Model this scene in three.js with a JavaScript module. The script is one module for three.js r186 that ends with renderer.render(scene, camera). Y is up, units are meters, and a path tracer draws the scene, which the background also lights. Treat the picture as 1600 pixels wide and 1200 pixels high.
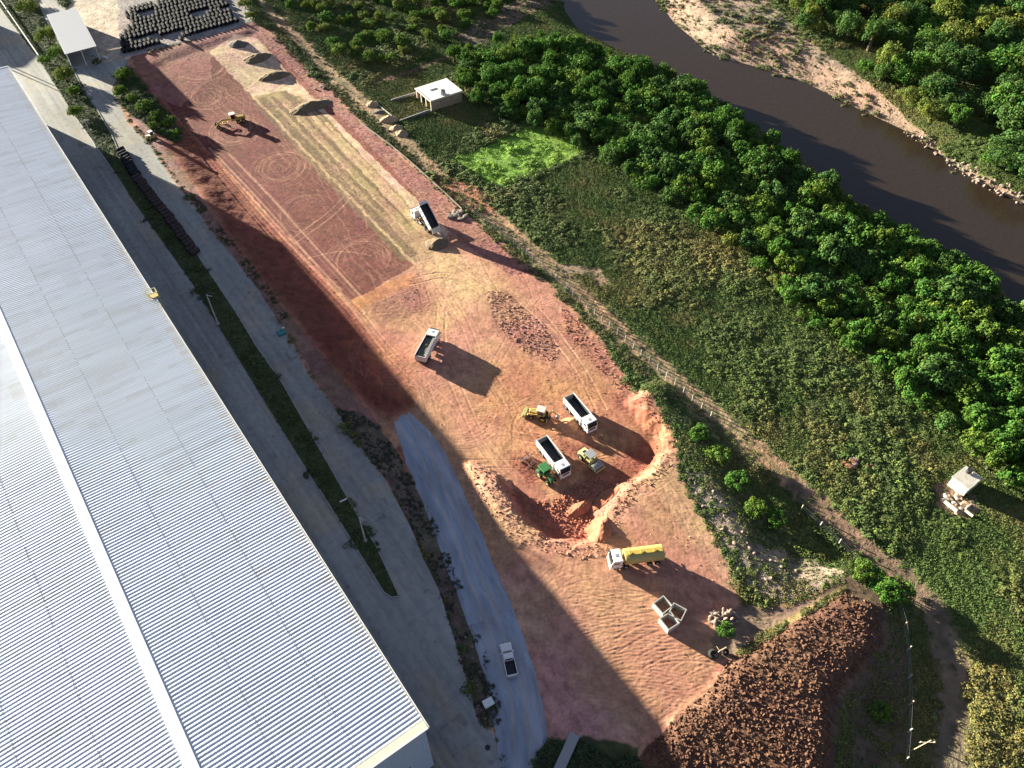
import * as THREE from 'three';
import { mergeGeometries } from 'three/addons/utils/BufferGeometryUtils.js';
import { RoundedBoxGeometry } from 'three/addons/geometries/RoundedBoxGeometry.js';

// ---------------------------------------------------------------- camera, sky, sun, exposure
const scene = new THREE.Scene();
const CAM_H = 120, FOCAL = 1215, TILT = THREE.MathUtils.degToRad(48.67);
const camera = new THREE.PerspectiveCamera(2 * THREE.MathUtils.radToDeg(Math.atan(600 / FOCAL)), 4 / 3, 1, 9000);
camera.position.set(0, CAM_H, 0);
camera.rotation.set(-TILT, 0, 0);
scene.add(camera);
const renderer = new THREE.WebGLRenderer({ antialias: true });
renderer.toneMapping = THREE.LinearToneMapping;
renderer.toneMappingExposure = 5.3;
renderer.shadowMap.enabled = true;

const SUN_EL = THREE.MathUtils.degToRad(10.3);
const sunDir = new THREE.Vector3(-0.835 * Math.cos(SUN_EL), Math.sin(SUN_EL), -0.551 * Math.cos(SUN_EL)).normalize();
const sun = new THREE.DirectionalLight(new THREE.Color().setRGB(1, 0.93, 0.76), 5);
sun.position.copy(sunDir).multiplyScalar(600).add(new THREE.Vector3(0, 0, -130));
sun.target.position.set(0, 0, -130);
sun.castShadow = true;
sun.shadow.radius = 1;
sun.shadow.mapSize.set(4096, 4096);
Object.assign(sun.shadow.camera, { left: -260, right: 260, top: 200, bottom: -200, near: 1, far: 1400 });
scene.add(sun, sun.target);
{ // clear evening sky: blue overhead, paler towards the horizon, warmer round the low sun
  const W = 256, Hh = 128, data = new Float32Array(W * Hh * 4);
  for (let j = 0; j < Hh; j++) for (let i = 0; i < W; i++) {
    const up = ((j + 0.5) / Hh - 0.5) * Math.PI, ro = ((i + 0.5) / W - 0.5) * 2 * Math.PI;
    const x = Math.cos(ro) * Math.cos(up), y = Math.sin(up), z = Math.sin(ro) * Math.cos(up);
    const c = x * sunDir.x + y * sunDir.y + z * sunDir.z, e = Math.max(y, 0), k = Math.pow(1 - e, 3), g = Math.pow(Math.max(0, c), 6);
    const o = (j * W + i) * 4;
    data[o] = 0.033 + 0.046 * k + 0.07 * g; data[o + 1] = 0.044 + 0.050 * k + 0.055 * g; data[o + 2] = 0.073 + 0.052 * k + 0.03 * g; data[o + 3] = 1;
    if (y < 0) { data[o] = 0.02; data[o + 1] = 0.019; data[o + 2] = 0.015; }
  }
  const t = new THREE.DataTexture(data, W, Hh, THREE.RGBAFormat, THREE.FloatType);
  t.mapping = THREE.EquirectangularReflectionMapping; t.magFilter = THREE.LinearFilter; t.needsUpdate = true;
  scene.background = t; scene.environment = t;
}

// ---------------------------------------------------------------- small tools
let seed = 20240611;
const rnd = () => { seed = (seed + 0x6d2b79f5) | 0; let t = Math.imul(seed ^ (seed >>> 15), 1 | seed); t = (t + Math.imul(t ^ (t >>> 7), 61 | t)) ^ t; return ((t ^ (t >>> 14)) >>> 0) / 4294967296; };
const rr = (a, b) => a + (b - a) * rnd();
const hash = (i, j) => { let h = Math.imul(i, 374761393) + Math.imul(j, 668265263); h = Math.imul(h ^ (h >>> 13), 1274126177); return ((h ^ (h >>> 16)) >>> 0) / 4294967296; };
const noise = (x, y) => {
  const i = Math.floor(x), j = Math.floor(y), fx = x - i, fy = y - j, u = fx * fx * (3 - 2 * fx), v = fy * fy * (3 - 2 * fy);
  const a = hash(i, j), b = hash(i + 1, j), c = hash(i, j + 1), d = hash(i + 1, j + 1);
  return a + (b - a) * u + (c - a) * v + (a - b - c + d) * u * v;
};
const fbm = (x, y, n = 4) => { let s = 0, a = 0.5, w = 0; for (let k = 0; k < n; k++) { s += a * noise(x, y); w += a; x = x * 2.03 + 17.1; y = y * 2.03 + 5.7; a *= 0.5; } return s / w; };
const clamp = (x, a = 0, b = 1) => Math.min(b, Math.max(a, x)), lerp = (a, b, k) => a + (b - a) * k;
const step = (a, b, x) => { const k = clamp((x - a) / (b - a)); return k * k * (3 - 2 * k); };

// Survey of the place: a sighting taken from the drone at 120 m, brought down to the level h it lies at. Returns [x, z] in metres.
const SN = Math.sin(TILT), CS = Math.cos(TILT);
const P = (u, v, h = 0) => { const a = u - 800, b = v - 600, k = (CAM_H - h) / (FOCAL * SN + b * CS); return [a * k, -(FOCAL * CS - b * SN) * k]; };
// The warehouse axes: s runs along its long side from the near corner, d runs away from it towards the building site.
const C0 = [-11.28, 32.95], AX = [-0.5914, 0.8063];
const toSD = (x, z) => { const a = x - C0[0], b = -z - C0[1]; return [a * AX[0] + b * AX[1], a * AX[1] - b * AX[0]]; };
const fromSD = (s, d) => [C0[0] + s * AX[0] + d * AX[1], -(C0[1] + s * AX[1] - d * AX[0])];
const SDANGLE = Math.asin(0.5914);

const poly = (list, h = 0) => list.map(([u, v, hh]) => P(u, v, hh ?? h));
function sdf(pg, x, z) { // signed distance to a polygon, negative inside; also which edge is nearest
  let best = 1e18, edge = 0, along = 0, inside = false;
  for (let i = 0, j = pg.length - 1; i < pg.length; j = i++) {
    const ax = pg[j][0], az = pg[j][1], bx = pg[i][0], bz = pg[i][1], ex = bx - ax, ez = bz - az, wx = x - ax, wz = z - az;
    const k = clamp((wx * ex + wz * ez) / (ex * ex + ez * ez || 1)), qx = wx - ex * k, qz = wz - ez * k, q = qx * qx + qz * qz;
    if (q < best) { best = q; edge = j; along = k; }
    if ((az > z) !== (bz > z) && x < ((bx - ax) * (z - az)) / (bz - az) + ax) inside = !inside;
  }
  const r = Math.sqrt(best); return [inside ? -r : r, edge, along];
}
const inPoly = (pg, x, z) => { let c = false; for (let i = 0, j = pg.length - 1; i < pg.length; j = i++) { const [bx, bz] = pg[i], [ax, az] = pg[j]; if ((az > z) !== (bz > z) && x < ((bx - ax) * (z - az)) / (bz - az) + ax) c = !c; } return c; };
function lineDist(pl, x, z) { let best = 1e18; for (let i = 1; i < pl.length; i++) { const ax = pl[i - 1][0], az = pl[i - 1][1], ex = pl[i][0] - ax, ez = pl[i][1] - az, wx = x - ax, wz = z - az, k = clamp((wx * ex + wz * ez) / (ex * ex + ez * ez || 1)); const q = (wx - ex * k) ** 2 + (wz - ez * k) ** 2; if (q < best) best = q; } return Math.sqrt(best); }

const taken = new Map();
const numbered = (n) => { const k = taken.get(n) ?? 0; taken.set(n, k + 1); return k ? n + '_' + String(k).padStart(3, '0') : n; };
const tag = (o, label, category, group, kind) => { if (label) o.userData.label = label; if (category) o.userData.category = category; if (group) o.userData.group = group; if (kind) o.userData.kind = kind; return o; };
function thing(name, label, category, x, y, z, turn = 0, group) { const o = new THREE.Group(); o.name = numbered(name); o.position.set(x, y, z); o.rotation.y = turn; scene.add(o); return tag(o, label, category, group); }
const plain = (g) => { let q = g.index ? g.toNonIndexed() : g; for (const k of Object.keys(q.attributes)) if (!['position', 'normal', 'uv'].includes(k)) q.deleteAttribute(k); if (!q.attributes.uv) q.setAttribute('uv', new THREE.BufferAttribute(new Float32Array(q.attributes.position.count * 2), 2)); return q; };
const join = (list) => (list.length === 1 ? list[0] : mergeGeometries(list.map(plain)));
const lit = (m) => { m.castShadow = true; m.receiveShadow = true; return m; };
function part(parent, name, geoms, mat, label) { const m = lit(new THREE.Mesh(join([].concat(geoms)), mat)); m.name = name; parent.add(m); if (label) m.userData.label = label; return m; }
function setting(name, geom, mat) { const m = lit(new THREE.Mesh(geom, mat)); m.name = numbered(name); m.userData.kind = 'structure'; scene.add(m); return m; }
function one(name, geoms, mat, label, category, group) { const m = lit(new THREE.Mesh(join([].concat(geoms)), mat)); m.name = numbered(name); scene.add(m); return tag(m, label, category, group); }
const box = (w, h, d, x = 0, y = 0, z = 0) => new THREE.BoxGeometry(w, h, d).translate(x, y, z);
const rbox = (w, h, d, x = 0, y = 0, z = 0, r = 0.08) => new RoundedBoxGeometry(w, h, d, 2, r).translate(x, y, z);
const cyl = (r, h, x = 0, y = 0, z = 0, axis = 'y', seg = 14, r2 = r) => { const g = new THREE.CylinderGeometry(r2, r, h, seg); if (axis === 'z') g.rotateX(Math.PI / 2); if (axis === 'x') g.rotateZ(-Math.PI / 2); return g.translate(x, y, z); };
const bar = (a, b, w, h = w) => { const A = new THREE.Vector3(...a), B = new THREE.Vector3(...b), L = A.distanceTo(B), g = new THREE.BoxGeometry(w, h, L); g.applyQuaternion(new THREE.Quaternion().setFromUnitVectors(new THREE.Vector3(0, 0, 1), B.clone().sub(A).normalize())); return g.translate((A.x + B.x) / 2, (A.y + B.y) / 2, (A.z + B.z) / 2); };
const prism = (pts, w) => { const sh = new THREE.Shape(pts.map(([x, y]) => new THREE.Vector2(x, y))); return new THREE.ExtrudeGeometry(sh, { depth: w - 0.06, bevelEnabled: true, bevelSize: 0.03, bevelThickness: 0.03, bevelSegments: 1 }).translate(0, 0, -w / 2 + 0.03); };
const plate = (a, b, w, t = 0.04) => { const dx = b[0] - a[0], dy = b[1] - a[1], L = Math.hypot(dx, dy), nx = -dy / L * t, ny = dx / L * t; return new THREE.ExtrudeGeometry(new THREE.Shape([[a[0] - nx, a[1] - ny], [b[0] - nx, b[1] - ny], [b[0] + nx, b[1] + ny], [a[0] + nx, a[1] + ny]].map(([x, y]) => new THREE.Vector2(x, y))), { depth: w, bevelEnabled: false }).translate(0, 0, -w / 2); };
const mat = (r, g, b, rough = 0.7, metal = 0, more = {}) => new THREE.MeshStandardMaterial({ color: new THREE.Color().setRGB(r, g, b), roughness: rough, metalness: metal, ...more });
const toS = (l) => Math.round(255 * (l <= 0.0031308 ? 12.92 * l : 1.055 * Math.pow(l, 1 / 2.4) - 0.055));
const css = ([r, g, b], a = 1) => `rgba(${toS(r)},${toS(g)},${toS(b)},${a})`;
const S2L = new Float32Array(256).map((_, i) => { const c = i / 255; return c <= 0.04045 ? c / 12.92 : Math.pow((c + 0.055) / 1.055, 2.4); });
const L2S = new Uint8Array(4097).map((_, i) => toS(i / 4096));
const canvas = (w, h) => { const c = document.createElement('canvas'); c.width = w; c.height = h; return c; };
const texture = (data, w, h, srgb = true) => { const t = new THREE.DataTexture(data, w, h, THREE.RGBAFormat); t.magFilter = THREE.LinearFilter; t.minFilter = THREE.LinearMipmapLinearFilter; t.generateMipmaps = true; t.wrapS = t.wrapT = THREE.RepeatWrapping; if (srgb) t.colorSpace = THREE.SRGBColorSpace; t.needsUpdate = true; return t; };

// ---------------------------------------------------------------- levels of the ground
// Level-0 land (warehouse apron, roads, yard, south half of the site); each vertex: sighting u, v and the width of the slope that falls away outside it.
const UPLAND = [[-700, -260, 10], [330, -260, 10], [400, 20, 6], [380, 46, 6], [235, 84, 8], [205, 110, 8], [228, 200, 10], [300, 300, 11], [370, 390, 11], [440, 480, 11], [520, 580, 11], [575, 645, 9], [625, 700, 9], [672, 742, 9], [700, 722, 4], [738, 728, 3], [776, 752, 3], [800, 802, 3], [850, 843, 2.6], [905, 857, 2.6], [940, 852, 2.6], [952, 800, 3.5], [985, 762, 3], [1014, 742, 2.4], [1047, 702, 2.4], [1040, 667, 2.4], [1003, 618, 3], [1030, 610, 6], [1080, 700, 9], [1120, 800, 11], [1170, 890, 12], [1240, 935, 10], [1330, 905, 6], [1378, 940, 5], [1388, 1000, 5], [1312, 1085, 5], [1300, 1200, 6], [1300, 1700, 8], [-1200, 1700, 10]];
const uplandPoly = poly(UPLAND.map(([u, v]) => [u, v]));
const fenceLine = poly([[330, -120], [420, 10], [520, 125], [640, 235], [740, 325], [860, 430], [980, 540], [1080, 630], [1180, 715], [1290, 820], [1400, 925], [1450, 1010], [1460, 1200], [1440, 1500]], -2.8);
const RIVER = poly([[700, -330], [800, -120], [870, 0], [905, 50], [1000, 95], [1130, 165], [1250, 255], [1330, 318], [1480, 398], [1600, 488], [1900, 700], [2100, 640], [1760, 400], [1600, 318], [1530, 288], [1490, 258], [1455, 232], [1405, 200], [1330, 165], [1260, 130], [1180, 104], [1110, 85], [1052, 36], [1025, 0], [980, -110], [930, -330]], -7.5);
const MOUND = poly([[1000, 1178], [1060, 1112], [1110, 1072], [1152, 1012], [1232, 962], [1312, 918], [1374, 942], [1384, 1000], [1306, 1084], [1296, 1200], [1296, 1400], [900, 1400], [940, 1190]], 0.6);
const gravelMid = poly([[618, 628], [640, 664], [668, 712], [690, 765], [716, 830], [742, 900], [770, 970], [793, 1040], [808, 1100], [822, 1200], [830, 1320]], 0);
const GX0 = -230, GX1 = 230, GF0 = 0, GF1 = 380, GN = 461, GM = 381, grid = new Float32Array(GN * GM);
for (let j = 0; j < GM; j++) for (let i = 0; i < GN; i++) {
  const x = GX0 + i, F = GF0 + j, z = -F, [s] = toSD(x, z);
  const east = sdf([...fenceLine, [600, 200], [600, -900], [-300, -900]], x, z)[0];
  let out = lerp(-0.6, -2.5, 1 - step(195, 236, s));
  out = lerp(out, lerp(-3.3, -1.8, step(105, 55, F)), step(4, -22, east)) + (fbm(x * 0.03, F * 0.03, 3) - 0.5) * 0.9 * step(2, -10, east);
  const [q, e, k] = sdf(uplandPoly, x, z), w = lerp(UPLAND[e][2], UPLAND[(e + 1) % UPLAND.length][2], k);
  let h = lerp(0, out, step(0, w, q + (w < 5 ? (fbm(x * 0.3, F * 0.3, 3) - 0.5) * 2.4 : (fbm(x * 0.2, F * 0.2, 3) - 0.5) * 2)));
  const g = lineDist(gravelMid, x, z); // the gravel road climbs out of the low ground as a ramp
  if (g < 10) h = lerp(h, -2.4 * step(8, 52, s), step(9, 4, g));
  const m = sdf(MOUND, x, z)[0]; h += 1.0 * step(0.6, -3, m) * (0.75 + 0.5 * fbm(x * 0.11, F * 0.11, 3));
  const [r] = sdf(RIVER, x, z); const far = x * 0.6 + F * 0.8 > 235 ? 12 : 8;
  if (r < far) h = lerp(-7.6, h, step(0, far, r)); if (r < 0) h = -7.6 - 1.6 * step(0, -6, r);
  grid[j * GN + i] = h;
}
const level = (x, z) => { const a = clamp(x - GX0, 0, GN - 1.001), b = clamp(-z - GF0, 0, GM - 1.001), i = Math.floor(a), j = Math.floor(b), fx = a - i, fy = b - j, o = j * GN + i; return lerp(lerp(grid[o], grid[o + 1], fx), lerp(grid[o + GN], grid[o + GN + 1], fx), fy); };

// ---------------------------------------------------------------- outlines on the ground
const SITE = poly([[205, 90], [176, 138], [200, 190, 0], [235, 226], [262, 268], [290, 304], [330, 359], [400, 446], [445, 516], [490, 596], [525, 639], [560, 694], [600, 746], [641, 822], [661, 872], [686, 922], [711, 1002], [736, 1082], [748, 1128], [770, 1142], [800, 1290], [1290, 1290], [1306, 1210], [1316, 1092], [1394, 1004], [1384, 936], [1332, 898], [1240, 946], [1168, 948], [1150, 905], [1062, 742], [1058, 690], [1016, 612], [985, 598, -2.4], [940, 530, -2.5], [870, 455, -2.5], [800, 390, -2.5], [742, 345, -2.5], [690, 302, -2.5], [640, 252, -2.5], [560, 182, -2.3], [480, 102, -1.5], [425, 48, -0.8], [396, 36, -0.4], [350, 50, 0], [290, 66, 0], [230, 82, 0]], -0.2);
const VERGE = poly([[-60, -70], [0, 12], [60, 92], [120, 186], [160, 242], [200, 302], [300, 442], [400, 605], [500, 766], [600, 926], [612, 934], [624, 932], [590, 858], [550, 790], [510, 720], [470, 650], [442, 600], [400, 540], [370, 490], [330, 430], [300, 386], [250, 322], [215, 285], [190, 247], [175, 212], [150, 168], [130, 140], [110, 100], [70, 30], [30, -70]]);
const VERGE2 = poly([[525, 640], [560, 693], [600, 745], [640, 821], [660, 871], [685, 921], [710, 1001], [735, 1081], [746, 1122], [758, 1136], [774, 1138], [786, 1124], [772, 1060], [752, 1000], [736, 950], [711, 890], [691, 840], [670, 790], [643, 738], [615, 690], [590, 655], [560, 640]]);
const ISLAND = poly([[200, 104], [182, 140], [180, 152], [205, 178], [240, 205], [272, 218], [284, 200], [270, 180], [232, 140], [212, 118]]);
const TRACK = poly([[340, -90], [400, 10], [455, 58], [520, 118], [590, 180], [660, 250], [725, 305], [790, 352], [850, 408], [910, 462], [975, 525], [1040, 580], [1110, 640], [1180, 702], [1250, 765], [1320, 830], [1390, 890], [1440, 935], [1470, 985], [1484, 1050], [1486, 1130], [1480, 1260]], -3.1);
const FIELD = poly([[700, 252], [760, 225], [826, 196], [870, 200], [920, 232], [890, 250], [830, 275], [770, 298]], -3.3);
const SANDBANK = poly([[1020, -40], [1050, 36], [1110, 86], [1180, 106], [1260, 132], [1330, 168], [1410, 204], [1460, 238], [1500, 270], [1560, 302], [1700, 355], [1700, 340], [1600, 302], [1540, 272], [1490, 240], [1450, 205], [1400, 170], [1345, 132], [1290, 96], [1240, 50], [1195, 5], [1180, -60]], -6);
const YARD = poly([[90, -120], [105, 15], [150, 100], [175, 110], [205, 92], [250, 75], [350, 48], [392, 36], [372, 0], [320, -120]]);
const HOUSEYARD = poly([[590, 165], [612, 155], [652, 140], [674, 176], [624, 192]], -3.2);
const ROADEDGE = poly([[203, 92], [176, 138], [200, 190], [235, 226], [262, 268], [290, 304], [330, 359], [400, 446], [445, 516], [490, 596], [525, 639], [560, 694], [600, 746], [641, 822], [661, 872], [686, 922], [711, 1002], [736, 1082], [748, 1128], [772, 1144], [800, 1320]]);
const ROADS = [fromSD(-90, -70), fromSD(330, -70), P(-30, -190), P(95, 0), P(150, 100), ...ROADEDGE, fromSD(-90, 10)];

// ---------------------------------------------------------------- painting of soils (what the ground is made of)
const S0 = -64, S1 = 250, D0 = 8, D1 = 106, ZK = 4, TK = 8;
const zoneC = canvas((S1 - S0) * ZK, (D1 - D0) * ZK), zx = zoneC.getContext('2d');
const roughC = canvas((S1 - S0) * ZK, (D1 - D0) * ZK), rx = roughC.getContext('2d');
const trackC = canvas((S1 - S0) * TK, (D1 - D0) * TK), tx = trackC.getContext('2d');
const rutC = canvas((S1 - S0) * TK, (D1 - D0) * TK), hx = rutC.getContext('2d');
const path = (c, k, pts, close = true) => { c.beginPath(); pts.forEach(([x, z], i) => { const [s, d] = toSD(x, z); c[i ? 'lineTo' : 'moveTo']((s - S0) * k, (d - D0) * k); }); if (close) c.closePath(); };
const soil = (list, col, rough, h = -0.2, soft = 0) => { const p = poly(list, h); if (soft) zx.filter = `blur(${soft * ZK}px)`; path(zx, ZK, p); zx.fillStyle = css(col); zx.fill(); zx.filter = 'none'; if (rough !== undefined) { path(rx, ZK, p); const v = Math.round(rough * 255); rx.fillStyle = `rgb(${v},${v},${v})`; rx.fill(); } };
const smooth = (pts, n = 8) => new THREE.CatmullRomCurve3(pts.map(([x, z]) => new THREE.Vector3(x, 0, z))).getPoints((pts.length - 1) * n).map((p) => [p.x, p.z]);
const TAN = [0.45, 0.24, 0.145], RED = [0.16, 0.046, 0.036], BANK = [0.22, 0.062, 0.032], PALE = [0.58, 0.43, 0.285], SANDY = [0.33, 0.235, 0.115];
zx.fillStyle = css(TAN); zx.fillRect(0, 0, zoneC.width, zoneC.height); rx.fillStyle = 'rgb(15,15,15)'; rx.fillRect(0, 0, roughC.width, roughC.height);
// the shoulder above the bank, and the red cut bank with its toe
soil([[170, 80], [176, 138], [235, 226], [330, 359], [445, 516], [525, 639], [600, 746], [640, 740], [590, 650], [520, 575], [440, 478], [370, 385], [300, 290], [250, 210], [215, 110]], [0.25, 0.15, 0.115], 0.2);
soil([[208, 104], [285, 186], [340, 245], [420, 345], [500, 425], [560, 492], [600, 545], [650, 620], [618, 640], [560, 618], [505, 555], [440, 470], [370, 380], [305, 290], [240, 205]], BANK, 0.22, -1, 0.8);
soil([[330, 300], [420, 400], [520, 510], [600, 600], [640, 640], [605, 640], [520, 565], [430, 460], [350, 355]], [0.15, 0.045, 0.028], 0.22, -1, 2);
soil([[238, 84], [310, 76], [350, 100], [397, 152], [465, 226], [530, 298], [648, 410], [552, 470], [470, 390], [390, 300], [330, 238], [285, 190], [212, 108]], RED, 0.05, -2.2);
soil([[205, 92], [270, 74], [330, 86], [330, 120], [280, 160], [240, 150]], [0.30, 0.135, 0.1], 0.08, -1);
soil([[250, 75], [392, 40], [430, 70], [380, 75], [330, 90], [250, 100]], [0.30, 0.16, 0.12], 0.15, -0.8);
// pale sand fill, with the darker damp sand tipped over it
soil([[330, 88], [368, 62], [402, 66], [470, 126], [560, 214], [640, 290], [700, 360], [690, 400], [652, 412], [530, 300], [397, 152]], PALE, 0.06, -2.2);
soil([[396, 150], [440, 140], [470, 150], [505, 176], [560, 236], [620, 298], [692, 375], [672, 402], [650, 409], [532, 300]], SANDY, 0.12, -2.3);
for (const [a, b, w] of [[[404, 154], [640, 402], 4.6], [[425, 150], [600, 330], 1.4], [[455, 160], [640, 345], 1.2], [[442, 142], [520, 205], 2.6], [[490, 165], [560, 240], 1.2]]) { const p = poly([a, b], -2.3); path(zx, ZK, p, false); zx.lineWidth = w * ZK; zx.strokeStyle = css([0.15, 0.105, 0.05], 0.85); zx.stroke(); }
for (const [a, b, w] of [[[440, 158], [640, 365], 0.6], [[470, 160], [660, 360], 1.6], [[510, 190], [670, 360], 1.2], [[397, 151], [648, 411], 0.8]]) { const p = poly([a, b], -2.3); path(zx, ZK, p, false); zx.lineWidth = w * ZK; zx.strokeStyle = css([0.50, 0.37, 0.2], 0.9); zx.stroke(); }
// red strip along the fence, fresh orange band, trafficked tan ground
soil([[396, 42], [428, 52], [560, 186], [640, 256], [742, 348], [840, 425], [800, 430], [715, 372], [640, 292], [560, 214], [470, 126], [402, 66]], [0.32, 0.15, 0.115], 0.4, -2.3);
soil([[402, 62], [472, 122], [600, 250], [690, 345], [696, 352], [594, 256], [465, 127]], [0.24, 0.075, 0.05], 0.2, -2.3);
soil([[548, 468], [642, 424], [656, 440], [556, 484]], [0.45, 0.21, 0.095], 0.05, -2.4);
soil([[575, 478], [655, 440], [678, 462], [670, 485], [600, 500]], [0.31, 0.15, 0.105], 0.25, -2.4, 0.8);
soil([[645, 412], [690, 385], [742, 398], [790, 450], [760, 480], [715, 490], [690, 520], [680, 470]], [0.55, 0.36, 0.19], 0.08, -2.4, 1.8);
soil([[756, 452], [790, 455], [850, 505], [875, 545], [862, 572], [820, 550], [780, 512]], [0.33, 0.165, 0.115], 0.6, -2.4, 1.0);
soil([[870, 470], [920, 510], [990, 598], [975, 622], [935, 580], [885, 520]], [0.33, 0.14, 0.095], 0.5, -2.4, 1.2);
soil([[575, 520], [640, 560], [650, 620], [620, 625]], [0.36, 0.15, 0.08], 0.2, -2.4, 2);
soil([[760, 560], [850, 560], [950, 600], [1000, 640], [1030, 680], [960, 740], [860, 770], [800, 720], [740, 650]], [0.42, 0.2, 0.1], 0.16, -2.4, 3);
soil([[930, 600], [1003, 620], [1041, 668], [1046, 700], [1010, 742], [960, 770], [900, 740], [985, 700], [1005, 668], [960, 625]], [0.27, 0.095, 0.055], 0.35, -1.6, 1);
soil([[815, 705], [850, 740], [830, 760], [800, 720]], [0.26, 0.085, 0.05], 0.4, -2.4, 0.8);
soil([[870, 690], [930, 690], [920, 712], [880, 710]], [0.24, 0.08, 0.045], 0.4, -2.4, 0.8);
soil([[850, 780], [910, 765], [985, 760], [950, 800], [940, 852], [905, 857], [850, 842], [800, 800], [776, 752]], [0.33, 0.125, 0.075], 0.85, -2, 0.8);
soil([[870, 765], [930, 742], [985, 750], [960, 790], [900, 790]], [0.3, 0.12, 0.08], 1, -2, 0.8);
// south half: beaten tan earth, redder and greyer towards the road
soil([[985, 765], [1060, 745], [1155, 925], [1040, 850], [950, 845]], [0.42, 0.235, 0.14], 0.18, -0.2, 2);
soil([[1010, 745], [1050, 700], [1062, 742], [1150, 905], [1160, 930], [1140, 930]], [0.43, 0.27, 0.155], 0.2);
soil([[790, 870], [860, 930], [960, 1050], [1010, 1130], [960, 1200], [860, 1290], [850, 1150], [800, 980], [765, 880]], [0.52, 0.3, 0.24], 0.05, -0.2, 3);
soil([[700, 700], [738, 728], [776, 752], [800, 802], [850, 843], [800, 860], [750, 800], [690, 715]], [0.43, 0.25, 0.16], 0.6, -0.2, 1.5);
soil([[960, 900], [1010, 900], [1020, 960], [1080, 1030], [1000, 1080], [940, 1000], [900, 950]], [0.43, 0.25, 0.14], 0.06, -0.2, 3);
soil([[840, 1165], [900, 1150], [1000, 1165], [960, 1290], [840, 1290]], [0.06, 0.07, 0.025], 0.4);
soil([[1160, 940], [1240, 950], [1300, 915], [1230, 975], [1160, 1020], [1130, 1030], [1110, 1000], [1130, 960]], [0.2, 0.14, 0.1], 0.4);
soil([[1300, 890], [1400, 920], [1420, 1010], [1340, 1100], [1330, 1310], [1250, 1310], [1250, 1000]], [0.1, 0.065, 0.042], 0.4);
{ path(zx, ZK, MOUND); zx.fillStyle = css([0.125, 0.062, 0.034]); zx.fill(); path(rx, ZK, MOUND); rx.fillStyle = 'rgb(255,255,255)'; rx.fill(); }
soil([[1150, 1015], [1232, 962], [1312, 918], [1330, 905], [1318, 925], [1236, 972], [1160, 1022]], [0.2, 0.17, 0.06], 0.5, 0.6);
{ path(zx, ZK, VERGE2); zx.fillStyle = css([0.12, 0.1, 0.075]); zx.fill(); path(rx, ZK, VERGE2); rx.fillStyle = 'rgb(110,110,110)'; rx.fill(); }
soil([[616, 690], [648, 745], [695, 840], [738, 950], [770, 1040], [778, 1040], [745, 950], [702, 840], [655, 740], [622, 684]], [0.30, 0.12, 0.07], 0.25);
{ path(zx, ZK, ISLAND); zx.fillStyle = css([0.07, 0.075, 0.03]); zx.fill(); path(rx, ZK, ISLAND); rx.fillStyle = 'rgb(90,90,90)'; rx.fill(); }
rx.lineCap = 'round'; path(rx, ZK, poly([[700, 722], [738, 728], [776, 752], [800, 802], [850, 843], [905, 857], [940, 852], [952, 800], [985, 762], [1014, 742], [1047, 702], [1040, 667], [1003, 618]], -0.8), false); rx.lineWidth = 5 * ZK; rx.strokeStyle = 'rgb(150,150,150)'; rx.stroke(); path(rx, ZK, gravelMid, false); rx.lineWidth = 8.2 * ZK; rx.strokeStyle = 'rgb(0,0,0)'; rx.stroke();

// wheel tracks: pale dust polished by tyres (red), dark turned soil (green), and the ruts themselves
hx.fillStyle = 'rgb(128,128,128)'; hx.fillRect(0, 0, rutC.width, rutC.height); tx.fillStyle = '#000'; tx.fillRect(0, 0, trackC.width, trackC.height);
tx.globalCompositeOperation = 'lighter'; tx.lineCap = hx.lineCap = 'round'; tx.lineJoin = hx.lineJoin = 'round';
function rut(pts, gauge, w, pale, dark, depth) {
  for (const side of gauge ? [-1, 1] : [0]) {
    const q = pts.map(([x, z], i) => { const a = pts[Math.max(0, i - 1)], b = pts[Math.min(pts.length - 1, i + 1)], dx = b[0] - a[0], dz = b[1] - a[1], L = Math.hypot(dx, dz) || 1; return [x - (dz / L) * side * gauge / 2, z + (dx / L) * side * gauge / 2]; });
    path(tx, TK, q, false); tx.lineWidth = w * TK; tx.strokeStyle = `rgb(${Math.round(pale * 255)},${Math.round(dark * 255)},0)`; tx.stroke();
    if (depth) { path(hx, TK, q, false); hx.lineWidth = w * 1.9 * TK; hx.strokeStyle = `rgba(160,160,160,${depth})`; hx.stroke(); path(hx, TK, q, false); hx.lineWidth = w * TK; hx.strokeStyle = `rgba(70,70,70,${depth})`; hx.stroke(); }
  }
}
const run = (list, gauge = 1.9, w = 0.42, pale = 0.4, dark = 0, depth = 0.35, h = -2.4) => rut(smooth(poly(list, h)), gauge, w, pale, dark, depth);
run([[335, 228], [410, 306], [480, 384], [556, 468]], 3.0, 0.62, 0.8, 0, 0.4); run([[330, 215], [420, 310], [560, 458]], 2.2, 0.3, 0.3, 0, 0.2);
run([[455, 378], [520, 330], [545, 304]], 2.0, 0.4, 0.6); run([[470, 405], [530, 392], [580, 398]], 0, 0.4, 0.5);
run([[285, 190], [330, 250], [430, 360], [520, 450], [560, 492]], 2.4, 0.8, 0, 0.5, 0.7); run([[300, 215], [370, 300], [450, 390], [540, 485], [590, 550]], 2.2, 0.6, 0.15, 0.35, 0.7);
run([[640, 440], [700, 430], [780, 470], [860, 520], [905, 575], [940, 640]], 2.1, 0.5, 0.5, 0, 0.5); run([[700, 400], [760, 440], [830, 480], [895, 560]], 2.2, 0.55, 0.5, 0, 0.5);
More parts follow.
